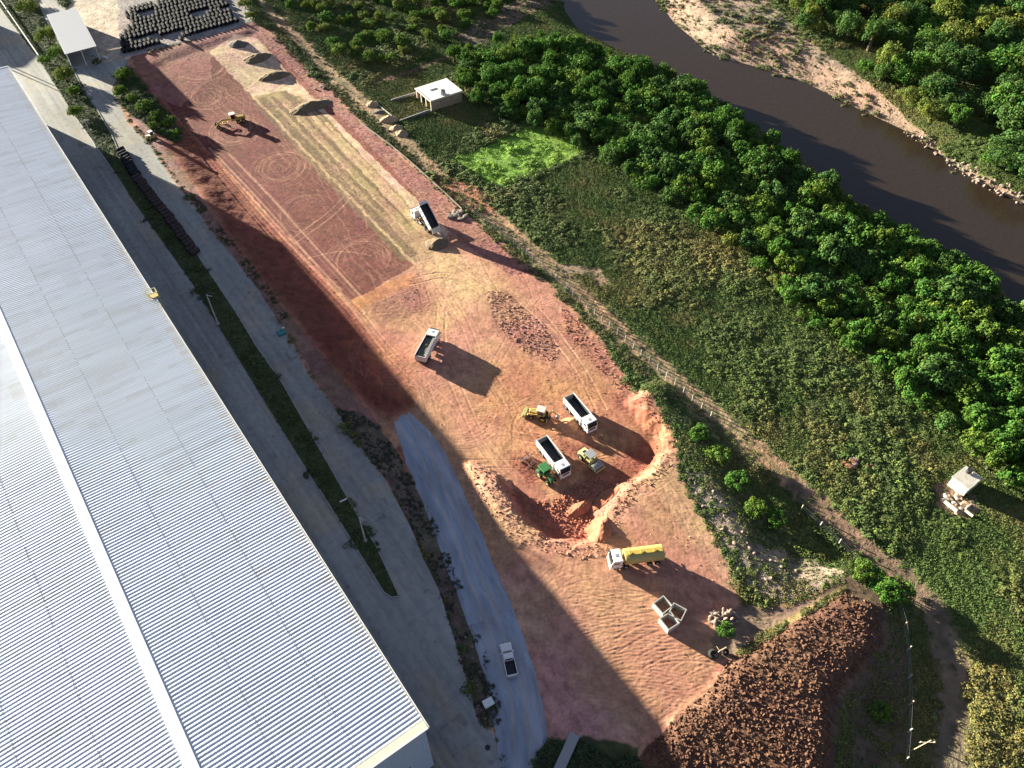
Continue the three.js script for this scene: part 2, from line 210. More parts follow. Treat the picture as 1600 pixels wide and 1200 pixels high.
run([[690, 480], [690, 540], [720, 620], [760, 700], [810, 750]], 2, 0.5, 0.3, 0, 0.4); run([[560, 490], [600, 540], [660, 600], [740, 660], [860, 690]], 2, 0.5, 0.25, 0.1, 0.4);
for (const [u, v, a0, a1, r0, r1, n, k] of [[318, 108, -0.4, 2.6, 3, 9, 7, 0.5], [330, 150, 0, 6.2, 2, 8, 9, 0.35], [440, 262, 0, 6.2, 2.5, 8, 9, 0.3], [560, 400, 3, 6.4, 4, 9, 5, 0.35], [480, 330, 1, 5, 3, 8, 6, 0.28], [365, 205, 0, 6.2, 3, 9, 8, 0.35], [300, 195, 1, 5, 3, 8, 6, 0.3], [720, 640, 0, 6.2, 3, 9, 9, 0.25], [620, 540, 0, 5, 3, 8, 5, 0.2], [850, 680, 1, 6, 4, 10, 7, 0.2], [960, 690, -1.2, 1.6, 8, 15, 9, 0.25], [1000, 1000, 2, 6, 3, 12, 8, 0.25], [1050, 980, 0, 5, 3, 12, 8, 0.25], [920, 980, 0, 5, 4, 12, 7, 0.22], [380, 120, 1, 4, 3, 10, 7, 0.2]]) {
  const c = P(u, v, v < 760 ? -2.4 : 0);
  for (let i = 0; i < n; i++) { const r = rr(r0, r1), b0 = a0 + rr(-0.4, 0.4), b1 = a1 + rr(-0.4, 0.4), ox = rr(-1.5, 1.5), oz = rr(-1.5, 1.5), pts = []; for (let q = 0; q <= 26; q++) { const a = lerp(b0, b1, q / 26); pts.push([c[0] + ox + r * Math.cos(a), c[1] + oz + r * 1.15 * Math.sin(a)]); } rut(pts, rnd() < 0.5 ? 1.9 : 0, rr(0.18, 0.4), k * rr(0.5, 1.4), rnd() < 0.3 ? 0.25 : 0, 0.18); }
}
for (let i = 0; i < 420; i++) { // passes of trucks up and down the site
  const s = rr(-40, 225), d = rr(s > 75 ? 46 : 28, 84), L = rr(9, 40), bend = rr(-0.25, 0.25), a = rr(-0.35, 0.35) + (s < 70 ? rr(-0.8, 0.8) : 0), pts = [];
  for (let q = 0; q <= 14; q++) { const k = (q / 14 - 0.5) * L; pts.push(fromSD(s + k * Math.cos(a), d + k * Math.sin(a) + bend * k * k * 0.06)); }
  rut(pts, rnd() < 0.75 ? 1.9 : 0, rr(0.15, 0.45), rr(0.02, 0.3), rnd() < 0.45 ? rr(0.1, 0.45) : 0, rr(0.05, 0.35));
}
for (let i = 0; i < 210; i++) { // grader and roller passes across the south half
  const [cx, cz] = P(rr(930, 1090), rr(930, 1100)), a = rr(-0.5, 0.4), L = rr(5, 16), pts = []; for (let q = 0; q <= 8; q++) { const k = (q / 8 - 0.5) * L; pts.push([cx + k * Math.cos(a), cz + k * Math.sin(a) + 0.02 * k * k]); }
  rut(pts, 1.9, rr(0.2, 0.4), rr(0.05, 0.25), rr(0, 0.3), 0.35);
}
for (let i = 0; i < 900; i++) { // short scrapes and tread marks everywhere on the loose earth
  const s = rr(-45, 225), d = rr(s > 75 ? 42 : 26, 84), a = rr(-0.6, 0.6) + (hash(Math.floor(s / 9), Math.floor(d / 9)) - 0.5) * 2.4, L = rr(1.5, 7), pts = []; for (let q = 0; q <= 5; q++) { const k = (q / 5 - 0.5) * L; pts.push(fromSD(s + k * Math.cos(a), d + k * Math.sin(a) + 0.05 * k * k)); }
  rut(pts, 0, rr(0.12, 0.34), rnd() < 0.5 ? rr(0.05, 0.35) : 0, rnd() < 0.5 ? rr(0.15, 0.6) : 0, rr(0.1, 0.45));
}
const px1 = (c) => c.getContext('2d').getImageData(0, 0, c.width, c.height);
const zoneD = px1(zoneC), roughD = px1(roughC), trackD = px1(trackC), rutD = px1(rutC);
const zoneLin = new Float32Array(zoneD.width * zoneD.height * 3); for (let i = 0, n = zoneD.width * zoneD.height; i < n; i++) for (let c = 0; c < 3; c++) zoneLin[i * 3 + c] = S2L[zoneD.data[i * 4 + c]];
const sample = (img, ch, x, y) => { const a = clamp(x, 0, img.width - 1.001), b = clamp(y, 0, img.height - 1.001), i = Math.floor(a), j = Math.floor(b), fx = a - i, fy = b - j, w = img.width * 4, o = j * w + i * 4 + ch, D = img.data; return lerp(lerp(D[o], D[o + 4], fx), lerp(D[o + w], D[o + w + 4], fx), fy); };
const detail = (s, d) => { // relief of clods, ruts and scrapes, in metres
  const r = sample(roughD, 0, (s - S0) * ZK, (d - D0) * ZK) / 255, ws = s + (noise(s * 0.8 + 3, d * 0.8) - 0.5) * 1.8, wd = d + (noise(s * 0.8, d * 0.8 + 50) - 0.5) * 1.8, c = fbm(ws * 1.5, wd * 2.1, 3), f = noise(wd * 3.7 + ws, ws * 3.3 - wd), b = noise(s * 0.16 + 40, d * 0.16);
  return r * ((c - 0.5) * 0.24 + (f - 0.5) * 0.2 + (b - 0.5) * 0.2) + (sample(rutD, 0, (s - S0) * TK, (d - D0) * TK) - 128) / 128 * 0.3 + (r > 0.01 ? (noise(s * 1.7 + 9, d * 1.7) - 0.5) * 0.018 : 0);
};

function siteTexture(sa, sb) {
  const W = 2048, Hh = 1024, data = new Uint8Array(W * Hh * 4), zw = zoneD.width, zh = zoneD.height;
  for (let j = 0; j < Hh; j++) for (let i = 0; i < W; i++) {
    const s = sa + ((i + 0.5) / W) * (sb - sa), d = D0 + ((j + 0.5) / Hh) * (D1 - D0);
    const w1 = fbm(s * 0.5, d * 0.5, 3) - 0.5, w2 = fbm(s * 0.5 + 31, d * 0.5 + 7, 3) - 0.5;
    const zi = clamp(Math.round((s + w1 * 1.1 - S0) * ZK), 0, zw - 1), zj = clamp(Math.round((d + w2 * 1.1 - D0) * ZK), 0, zh - 1), zo = (zj * zw + zi) * 3;
    let r = zoneLin[zo], g = zoneLin[zo + 1], b = zoneLin[zo + 2];
    const big = fbm(s * 0.09 + 3, d * 0.13, 3) - 0.5, mid = fbm(s * 0.7, d * 0.9, 3) - 0.5, fine = hash(i + (sa | 0) * 7, j) - 0.5, lump = noise(s * 3.1, d * 3.1) - 0.5;
    const pink = clamp(0.5 + (fbm(s * 0.17 + 70, d * 0.2 + 13, 4) - 0.5) * 3); g *= lerp(1.06, 0.9, pink); b *= lerp(0.95, 1.03, pink); // yellower and pinker earths
    const dust = clamp(0.5 + big * 2.2 + mid * 0.9) * 0.4; // patches of dried, paler and of redder soil
    r = lerp(r * 0.86, r * 1.12 + 0.02, dust); g = lerp(g * 0.78, g * 1.2 + 0.012, dust); b = lerp(b * 0.76, b * 1.2 + 0.008, dust);
    const m = 1 + mid * 0.75 + lump * 0.34 + fine * 0.2; r *= m; g *= m; b *= m;
    const tl = sample(trackD, 0, (s - S0) * TK, (d - D0) * TK) / 255 * (0.75 + mid * 0.8), td = sample(trackD, 1, (s - S0) * TK, (d - D0) * TK) / 255;
    const pk = clamp(tl * 0.85); r = lerp(r, 0.5, pk); g = lerp(g, 0.29, pk); b = lerp(b, 0.18, pk);
    const dk = 1 - clamp(td * 0.6); r *= dk * 0.3 + 0.7; g *= dk * 0.5 + 0.5; b *= dk * 0.5 + 0.5;
    const o = (j * W + i) * 4; data[o] = L2S[Math.round(clamp(r) * 4096)]; data[o + 1] = L2S[Math.round(clamp(g) * 4096)]; data[o + 2] = L2S[Math.round(clamp(b) * 4096)]; data[o + 3] = 255;
  }
  const t = texture(data, W, Hh); t.wrapS = t.wrapT = THREE.ClampToEdgeWrapping; return t;
}
const grainTex = (() => { const n = 512, a = new Uint8Array(n * n * 4), per = (x, y, f) => { const i = Math.floor(x), j = Math.floor(y), fx = x - i, fy = y - j, u = fx * fx * (3 - 2 * fx), v = fy * fy * (3 - 2 * fy), w = (p, q) => hash(((p % f) + f) % f, (((q % f) + f) % f) + f * 131); return lerp(lerp(w(i, j), w(i + 1, j), u), lerp(w(i, j + 1), w(i + 1, j + 1), u), v); };
  for (let j = 0; j < n; j++) for (let i = 0; i < n; i++) { let s = 0, A = 0.5; for (let f = 16; f <= 256; f *= 2, A *= 0.62) s += A * per(i / n * f, j / n * f, f); const v = clamp(s * 0.85) * 255; a.fill(v, (j * n + i) * 4, (j * n + i) * 4 + 3); a[(j * n + i) * 4 + 3] = 255; }
  return texture(a, n, n, false); })();
const grain = (rep) => { const t = grainTex.clone(); t.repeat.set(rep[0], rep[1]); t.needsUpdate = true; return t; };

// ---------------------------------------------------------------- the building-site ground (relief built as a fine sheet)
function siteSheet(sa, sb, st) {
  const n = Math.round((sb - sa) / st) + 1, m = Math.round((D1 - D0) / st) + 1, pos = new Float32Array(n * m * 3), uv = new Float32Array(n * m * 2), inside = new Uint8Array(n * m), idx = [];
  for (let j = 0; j < m; j++) for (let i = 0; i < n; i++) {
    const s = sa + i * (sb - sa) / (n - 1), d = D0 + j * (D1 - D0) / (m - 1), [x, z] = fromSD(s, d), o = j * n + i; uv[o * 2] = (s - sa) / (sb - sa); uv[o * 2 + 1] = (d - D0) / (D1 - D0);
    const q = sdf(SITE, x, z)[0]; inside[o] = q < 0 ? 1 : 0; const g = lineDist(gravelMid, x, z);
    pos[o * 3] = x; pos[o * 3 + 1] = q < 0.6 ? level(x, z) + 0.03 + detail(s, d) * step(0.2, -2, q) - 0.16 * step(4.4, 3.6, g) : 0; pos[o * 3 + 2] = z;
  }
  for (let j = 0; j < m - 1; j++) for (let i = 0; i < n - 1; i++) { const o = j * n + i; if (inside[o] || inside[o + 1] || inside[o + n] || inside[o + n + 1]) idx.push(o, o + n, o + 1, o + 1, o + n, o + n + 1); }
  const g = new THREE.BufferGeometry(); g.setAttribute('position', new THREE.BufferAttribute(pos, 3)); g.setAttribute('uv', new THREE.BufferAttribute(uv, 2)); g.setIndex(idx); g.computeVertexNormals();
  return setting('building_site_ground', g, new THREE.MeshStandardMaterial({ map: siteTexture(sa, sb), roughness: 1, bumpMap: grain([(sb - sa) / 9, (D1 - D0) / 9]), bumpScale: 0.03, side: THREE.DoubleSide }));
}
siteSheet(S0, 92, 0.2); siteSheet(92, S1, 0.26);

// ---------------------------------------------------------------- the wider terrain
const TX0 = -215, TX1 = 215, TF0 = 12, TF1 = 348;
const landC = canvas(1075, 840), lx = landC.getContext('2d'), LK = 2.5;
const vegC = canvas(430, 336), vx = vegC.getContext('2d');
const lpath = (c, k, pts, close = true) => { c.beginPath(); pts.forEach(([x, z], i) => c[i ? 'lineTo' : 'moveTo']((x - TX0) * k, (-z - TF0) * k)); if (close) c.closePath(); };
const land = (pts, col, veg, a = 1) => { lpath(lx, LK, pts); lx.fillStyle = css(col, a); lx.fill(); if (veg) { lpath(vx, 1, pts); vx.fillStyle = `rgb(${veg.join()})`; vx.fill(); } };
const streak = (pts, w, col, veg, a = 1) => { lpath(lx, LK, pts, false); lx.lineWidth = w * LK; lx.strokeStyle = css(col, a); lx.stroke(); if (veg) { lpath(vx, 1, pts, false); vx.lineWidth = w; vx.strokeStyle = `rgb(${veg.join()})`; vx.stroke(); } };
lx.lineCap = vx.lineCap = 'round';
lx.fillStyle = css([0.105, 0.115, 0.036]); lx.fillRect(0, 0, 1075, 840); vx.fillStyle = 'rgb(150,200,0)'; vx.fillRect(0, 0, 430, 336); // red: shrubs, green: grass
land(FIELD, [0.16, 0.29, 0.03], [4, 200, 0]);
land(poly([[1180, 640], [1260, 570], [1330, 580], [1440, 640], [1400, 700], [1300, 690]], -3.3), [0.06, 0.10, 0.025], [60, 255, 0]);
land(poly([[555, 130], [630, 100], [700, 75], [760, 60], [740, 90], [680, 110], [600, 140]], -3.3), [0.10, 0.12, 0.03], [40, 255, 0]);
land(poly([[640, 215], [720, 175], [820, 190], [700, 245], [660, 240]], -3.3), [0.13, 0.13, 0.03], [60, 255, 0]);
land(poly([[1000, 610], [1062, 640], [1130, 700], [1200, 790], [1290, 880], [1330, 898], [1240, 946], [1168, 948], [1062, 742], [1058, 690]], -1.5), [0.19, 0.165, 0.085], [12, 110, 0]);
land(poly([[1060, 740], [1100, 740], [1180, 850], [1300, 880], [1320, 900], [1240, 945], [1168, 948]], -1.5), [0.26, 0.2, 0.15], [10, 40, 0]);
streak(poly([[590, 128], [640, 112], [690, 92], [745, 72], [780, 50]], -3.3), 3, [0.2, 0.11, 0.075], [0, 20, 0]);
streak(poly([[740, 60], [790, 30], [830, 5], [870, -30]], -4), 12, [0.17, 0.11, 0.08], [6, 30, 0]);
streak(fenceLine.slice(0, 9), 7, [0.2, 0.155, 0.075], [3, 60, 0], 0.9); streak(TRACK, 6, [0.17, 0.145, 0.065], [0, 40, 0], 0.8); streak(TRACK, 3.8, [0.33, 0.2, 0.115], [0, 4, 0], 0.95);
for (const [u, v, r] of [[1488, 782, 9], [1326, 728, 4.5], [1358, 735, 3]]) { const [x, z] = P(u, v, -3.2); streak([[x, z], [x + 0.1, z]], r, [0.2, 0.14, 0.1], [0, 20, 0], 0.9); }
streak(poly([[690, 290], [730, 300], [750, 320]], -3), 9, [0.34, 0.155, 0.085], [4, 20, 0]); streak(poly([[880, 420], [930, 425], [940, 440]], -3), 4, [0.28, 0.19, 0.12], [4, 20, 0]);
streak(TRACK, 1.3, [0.13, 0.12, 0.05], null, 0.7);
streak(poly([[1250, 765], [1320, 830], [1390, 890], [1440, 935], [1470, 985], [1484, 1050], [1486, 1130], [1480, 1260]], -3.1), 4.6, [0.14, 0.105, 0.07], null, 0.8);
land(SANDBANK, [0.28, 0.2, 0.14], [4, 8, 0]); land(RIVER, [0.13, 0.09, 0.05], [0, 0, 0]);
land(HOUSEYARD, [0.12, 0.12, 0.05], [12, 150, 0]);
land(YARD, [0.42, 0.38, 0.28], [0, 0, 0]); land(poly([[180, -120], [190, 90], [400, 40], [360, -120]]), [0.24, 0.22, 0.2], [0, 0, 0]);
land(poly([[375, -60], [385, 0], [400, 36], [425, 44], [400, 0], [380, -60]]), [0.08, 0.10, 0.03], [130, 200, 0]);
land(poly([[1372, 950], [1388, 1000], [1320, 1090], [1306, 1290], [1420, 1290], [1430, 1100], [1410, 980]], -2), [0.10, 0.075, 0.05], [25, 60, 0]);
{ lpath(vx, 1, SITE); vx.fillStyle = '#000'; vx.fill(); lpath(vx, 1, ROADS); vx.fill(); lpath(vx, 1, VERGE); vx.fillStyle = 'rgb(8,255,0)'; vx.fill(); }
const landD = px1(landC), vegD = px1(vegC);
const landLin = new Float32Array(landD.width * landD.height * 3); for (let i = 0, n = landD.width * landD.height; i < n; i++) for (let c = 0; c < 3; c++) landLin[i * 3 + c] = S2L[landD.data[i * 4 + c]];
{
  const W = 2048, Hh = 1600, data = new Uint8Array(W * Hh * 4);
  for (let j = 0; j < Hh; j++) for (let i = 0; i < W; i++) {
    const x = TX0 + (i + 0.5) / W * (TX1 - TX0), F = TF0 + (j + 0.5) / Hh * (TF1 - TF0), w1 = fbm(x * 0.4, F * 0.4, 3) - 0.5, w2 = fbm(x * 0.4 + 50, F * 0.4, 3) - 0.5;
    const a = clamp(Math.round((x + w1 * 3 - TX0) * LK), 0, landD.width - 1), b = clamp(Math.round((F + w2 * 3 - TF0) * LK), 0, landD.height - 1), q = (b * landD.width + a) * 3;
    const mid = fbm(x * 0.6, F * 0.6, 4) - 0.5, big = fbm(x * 0.06 + 9, F * 0.06, 3), m = 1 + mid * 1.1 + (hash(i, j) - 0.5) * 0.3, o = (j * W + i) * 4;
    data[o] = L2S[Math.round(clamp(landLin[q] * m * (0.8 + 0.5 * big)) * 4096)]; data[o + 1] = L2S[Math.round(clamp(landLin[q + 1] * m) * 4096)]; data[o + 2] = L2S[Math.round(clamp(landLin[q + 2] * m) * 4096)]; data[o + 3] = 255;
  }
  const t = texture(data, W, Hh); t.wrapS = t.wrapT = THREE.MirroredRepeatWrapping;
  const axis = (lo, hi, st, far0, far1) => { const a = []; for (let v = lo, g = st; v > far0;) { g *= 1.35; v -= g; a.unshift(v); } for (let v = lo; v <= hi + 1e-6; v += st) a.push(v); for (let v = hi, g = st; v < far1;) { g *= 1.35; v += g; a.push(v); } return a; };
  const xs = axis(-210, 210, 1.25, -5000, 5000), fs = axis(15, 345, 1.25, -4000, 5000), n = xs.length, pos = [], uv = [], idx = [];
  for (let j = 0; j < fs.length; j++) for (let i = 0; i < n; i++) {
    const x = xs[i], F = fs[j], core = x > -212 && x < 212 && F > 10 && F < 347; let y = level(x, -F);
    if (core) { const q = sdf(SITE, x, -F)[0]; if (q < 0) y -= 0.75 * step(0, -2.2, q); if (inPoly(ROADS, x, -F)) y -= 0.14; else if (inPoly(uplandPoly, x, -F)) y -= 0.02; else y += (fbm(x * 0.5, F * 0.5, 3) - 0.5) * 0.4 * step(0, 2, q); } else y -= 0.2;
    pos.push(x, y, -F); uv.push((x - TX0) / (TX1 - TX0), (F - TF0) / (TF1 - TF0));
  }
  for (let j = 0; j < fs.length - 1; j++) for (let i = 0; i < n - 1; i++) { const o = j * n + i; idx.push(o, o + 1, o + n, o + 1, o + n + 1, o + n); }
  const g = new THREE.BufferGeometry(); g.setAttribute('position', new THREE.Float32BufferAttribute(pos, 3)); g.setAttribute('uv', new THREE.Float32BufferAttribute(uv, 2)); g.setIndex(idx); g.computeVertexNormals();
  setting('ground', g, new THREE.MeshStandardMaterial({ map: t, roughness: 1, bumpMap: grain([48, 38]), bumpScale: 0.14, side: THREE.DoubleSide }));
}
// river
{
  const g = new THREE.ShapeGeometry(new THREE.Shape(RIVER.map(([x, z]) => new THREE.Vector2(x, -z)))).rotateX(-Math.PI / 2).translate(0, -7.45, 0);
  setting('river_water', g, new THREE.MeshPhysicalMaterial({ color: new THREE.Color().setRGB(0.034, 0.024, 0.016), roughness: 0.16, ior: 1.33, bumpMap: grain([0.06, 0.06]), bumpScale: 0.035 }));
}

// ---------------------------------------------------------------- concrete roads, gravel road, verges
const flat = (pts, y) => new THREE.ShapeGeometry(new THREE.Shape(pts.map(([x, z]) => new THREE.Vector2(x, -z)))).rotateX(-Math.PI / 2).translate(0, y, 0);
const sdUV = (g, sa, sb, da, db) => { const p = g.attributes.position, u = new Float32Array(p.count * 2); for (let i = 0; i < p.count; i++) { const [s, d] = toSD(p.getX(i), p.getZ(i)); u[i * 2] = (s - sa) / (sb - sa); u[i * 2 + 1] = (d - da) / (db - da); } g.setAttribute('uv', new THREE.BufferAttribute(u, 2)); return g; };
{
  const W = 2048, Hh = 1024, sa = -60, sb = 270, da = -6, db = 60, data = new Uint8Array(W * Hh * 4);
  for (let j = 0; j < Hh; j++) for (let i = 0; i < W; i++) {
    const s = sa + (i + 0.5) / W * (sb - sa), d = da + (j + 0.5) / Hh * (db - da);
    const big = fbm(s * 0.05, d * 0.16, 4) - 0.5, fine = fbm(s * 1.1, d * 1.6, 3) - 0.5, streaks = fbm(s * 0.03 + 4, d * 1.3, 4) - 0.5; // dirt dragged along by wheels
    let m = 1 + big * 0.75 + fine * 0.4 + streaks * 0.5 + (hash(i, j) - 0.5) * 0.16;
    const js = Math.abs(((s + 400) % 7) - 3.5), jd = Math.abs(((d + 70) % 5.2) - 2.6); if (js > 3.44 || jd > 2.55) m *= 0.84;
    const spill = clamp((fbm(s * 0.11 + 60, d * 0.2, 3) - 0.58) * 5), o = (j * W + i) * 4, blot = noise(s * 0.6 + 80, d * 0.6) > 0.93 ? 0.72 : 1;
    data[o] = L2S[Math.round(clamp((0.265 + 0.04 * spill) * m * blot) * 4096)]; data[o + 1] = L2S[Math.round(clamp((0.262 + 0.01 * spill) * m * blot) * 4096)]; data[o + 2] = L2S[Math.round(clamp((0.24 - 0.03 * spill) * m * blot) * 4096)]; data[o + 3] = 255;
  }
  setting('concrete_road', sdUV(flat(ROADS, 0), sa, sb, da, db), new THREE.MeshStandardMaterial({ map: texture(data, W, Hh), roughness: 0.9, bumpMap: grain([60, 14]), bumpScale: 0.02, side: THREE.DoubleSide }));
  // gravel road: a sheet that follows the ramp out of the low ground
  const gp = smooth(gravelMid, 12), pos = [], uv = [], idx = [], across = 15; let len = 0;
  gp.forEach(([x, z], i) => { const a = gp[Math.max(0, i - 1)], b = gp[Math.min(gp.length - 1, i + 1)], dx = b[0] - a[0], dz = b[1] - a[1], L = Math.hypot(dx, dz); if (i) len += Math.hypot(x - gp[i - 1][0], z - gp[i - 1][1]);
    for (let k = 0; k < across; k++) { const w = (k / (across - 1) - 0.5) * 2 * (4.1 + 0.5 * (noise(len * 0.35, k > 7 ? 5 : 1) - 0.5) + 0) * (0.5 + 0.5 * step(0, 26, i)), X = x - dz / L * w, Z = z + dx / L * w, wheel = Math.min(Math.abs(Math.abs(w) - 1.0), Math.abs(Math.abs(w - 1.9) - 0.9)); pos.push(X, level(X, Z) + 0.05 - 0.26 * step(14, 0, i + noise(X * 0.5, Z * 0.5) * 5) - 0.06 * step(0.7, 0, wheel) - (k === 0 || k === across - 1 ? 0.2 : 0) + (noise(X * 1.3, Z * 1.3) - 0.5) * 0.05, Z); uv.push(w / 10 + 0.5, len / 50); if (i && k) { const o = i * across + k; idx.push(o, o - 1, o - across, o - 1, o - across - 1, o - across); } } });
  const gg = new THREE.BufferGeometry(); gg.setAttribute('position', new THREE.Float32BufferAttribute(pos, 3)); gg.setAttribute('uv', new THREE.Float32BufferAttribute(uv, 2)); gg.setIndex(idx); gg.computeVertexNormals();
  const w2 = 256, h2 = 1024, gd = new Uint8Array(w2 * h2 * 4);
  for (let j = 0; j < h2; j++) for (let i = 0; i < w2; i++) { const w = (i / w2 - 0.5) * 10, y = j / h2 * 50, m = 1 + (fbm(w * 1.2, y * 0.25, 3) - 0.5) * 0.7 + (hash(i, j) - 0.5) * 0.35, wh = step(0.55, 0.1, Math.abs(Math.abs(w + (noise(y * 0.15, 3) - 0.5) * 0.5) - 1.0)), o = (j * w2 + i) * 4, dirt = clamp((fbm(w * 0.5 + 9, y * 0.12, 3) - 0.45) * 3) * 0.5; gd[o] = L2S[Math.round(clamp(m * lerp(lerp(0.29, 0.36, wh), 0.36, dirt)) * 4096)]; gd[o + 1] = L2S[Math.round(clamp(m * lerp(lerp(0.325, 0.355, wh), 0.30, dirt)) * 4096)]; gd[o + 2] = L2S[Math.round(clamp(m * lerp(lerp(0.385, 0.36, wh), 0.27, dirt)) * 4096)]; gd[o + 3] = 255; }
  setting('gravel_road', gg, new THREE.MeshStandardMaterial({ map: texture(gd, w2, h2), roughness: 1, bumpMap: grain([2, 6]), bumpScale: 0.06, side: THREE.DoubleSide }));
  // grass verge between the two roads: a kerbed bed a hand above the concrete
  const ext = (pts2, h) => new THREE.ExtrudeGeometry(new THREE.Shape(pts2.map(([x, z]) => new THREE.Vector2(x, -z))), { depth: h, bevelEnabled: false }).rotateX(-Math.PI / 2);
  const vg = ext(VERGE, 0.16).translate(0, -0.05, 0); vg.attributes.uv.array.forEach((v, i, a) => { a[i] = v / 14; });
  const vt = new Uint8Array(512 * 512 * 4); for (let j = 0; j < 512; j++) for (let i = 0; i < 512; i++) { const x = i / 512 * 14, y = j / 512 * 14, k = fbm(x * 1.1, y * 1.1, 4), m = 0.6 + k * 0.9, o = (j * 512 + i) * 4; vt[o] = L2S[Math.round(0.06 * m * 4096)]; vt[o + 1] = L2S[Math.round(0.075 * m * 4096)]; vt[o + 2] = L2S[Math.round(0.026 * m * 4096)]; vt[o + 3] = 255; }
  setting('grass_verge', vg, new THREE.MeshStandardMaterial({ map: texture(vt, 512, 512), roughness: 1 }));
  const kerbs = []; for (let i = 0; i < VERGE.length; i++) { const a = VERGE[i], b = VERGE[(i + 1) % VERGE.length], L = Math.hypot(b[0] - a[0], b[1] - a[1]); if (L < 30) kerbs.push(bar([a[0], 0.07, a[1]], [b[0], 0.07, b[1]], 0.2, 0.18)); }
  setting('kerb', join(kerbs), mat(0.33, 0.32, 0.29, 0.9));
}

// ---------------------------------------------------------------- warehouse
const dusty = (() => { const n = 256, a = new Uint8Array(n * n * 4); for (let j = 0; j < n; j++) for (let i = 0; i < n; i++) { const k = clamp((fbm(i * 0.045, j * 0.045, 4) - 0.42) * 2.6) * 0.55 + (hash(i, j) - 0.5) * 0.06, o = (j * n + i) * 4; a[o] = L2S[Math.round(clamp(lerp(1, 0.66, k)) * 4096)]; a[o + 1] = L2S[Math.round(clamp(lerp(1, 0.5, k)) * 4096)]; a[o + 2] = L2S[Math.round(clamp(lerp(1, 0.38, k)) * 4096)]; a[o + 3] = 255; } return texture(a, n, n); })();
const M = {
  roof: mat(0.68, 0.73, 0.79, 0.62, 0), ridge: mat(0.84, 0.83, 0.80, 0.5), verge: mat(0.74, 0.68, 0.54, 0.6), seam: mat(0.26, 0.24, 0.23, 0.7), wall: mat(0.52, 0.58, 0.64, 0.5), gutter: mat(0.8, 0.79, 0.76, 0.4), dark: mat(0.02, 0.02, 0.022, 0.8),
  white: mat(0.78, 0.78, 0.76, 0.35), offwhite: mat(0.62, 0.6, 0.55, 0.6), black: mat(0.022, 0.022, 0.024, 0.65), rubber: mat(0.022, 0.021, 0.02, 0.92), glass: new THREE.MeshPhysicalMaterial({ color: new THREE.Color().setRGB(0.015, 0.02, 0.025), roughness: 0.06, clearcoat: 1 }), steel: mat(0.30, 0.30, 0.30, 0.45, 0.7), rim: mat(0.55, 0.54, 0.52, 0.4, 0.4), bed: mat(0.055, 0.056, 0.062, 0.6, 0.2), chassis: mat(0.05, 0.05, 0.052, 0.7),
  yellow: mat(0.46, 0.33, 0.08, 0.6), tank: mat(0.50, 0.39, 0.13, 0.55), green: mat(0.045, 0.15, 0.05, 0.5), lime: mat(0.42, 0.42, 0.17, 0.6), rust: mat(0.17, 0.05, 0.03, 0.85), concrete: mat(0.42, 0.40, 0.36, 0.9), brick: mat(0.40, 0.27, 0.19, 0.95), render: mat(0.6, 0.56, 0.48, 0.9), wood: mat(0.42, 0.33, 0.22, 0.85), lamp: mat(0.85, 0.83, 0.75, 0.2), red: mat(0.4, 0.03, 0.02, 0.4), stone: mat(0.25, 0.185, 0.145, 0.98), teal: mat(0.03, 0.22, 0.2, 0.7), grey: mat(0.28, 0.29, 0.3, 0.6), coil: new THREE.MeshPhysicalMaterial({ color: new THREE.Color().setRGB(0.024, 0.025, 0.028), roughness: 0.9, specularIntensity: 0.2 }), coilStrap: new THREE.MeshPhysicalMaterial({ color: new THREE.Color().setRGB(0.05, 0.048, 0.045), roughness: 0.9, specularIntensity: 0.2 }), coilRust: mat(0.05, 0.03, 0.027, 0.9),
};
for (const k of ['white', 'offwhite', 'yellow', 'lime', 'green', 'tank', 'bed', 'chassis', 'rubber', 'concrete', 'render', 'verge']) { M[k].map = dusty; M[k].needsUpdate = true; }
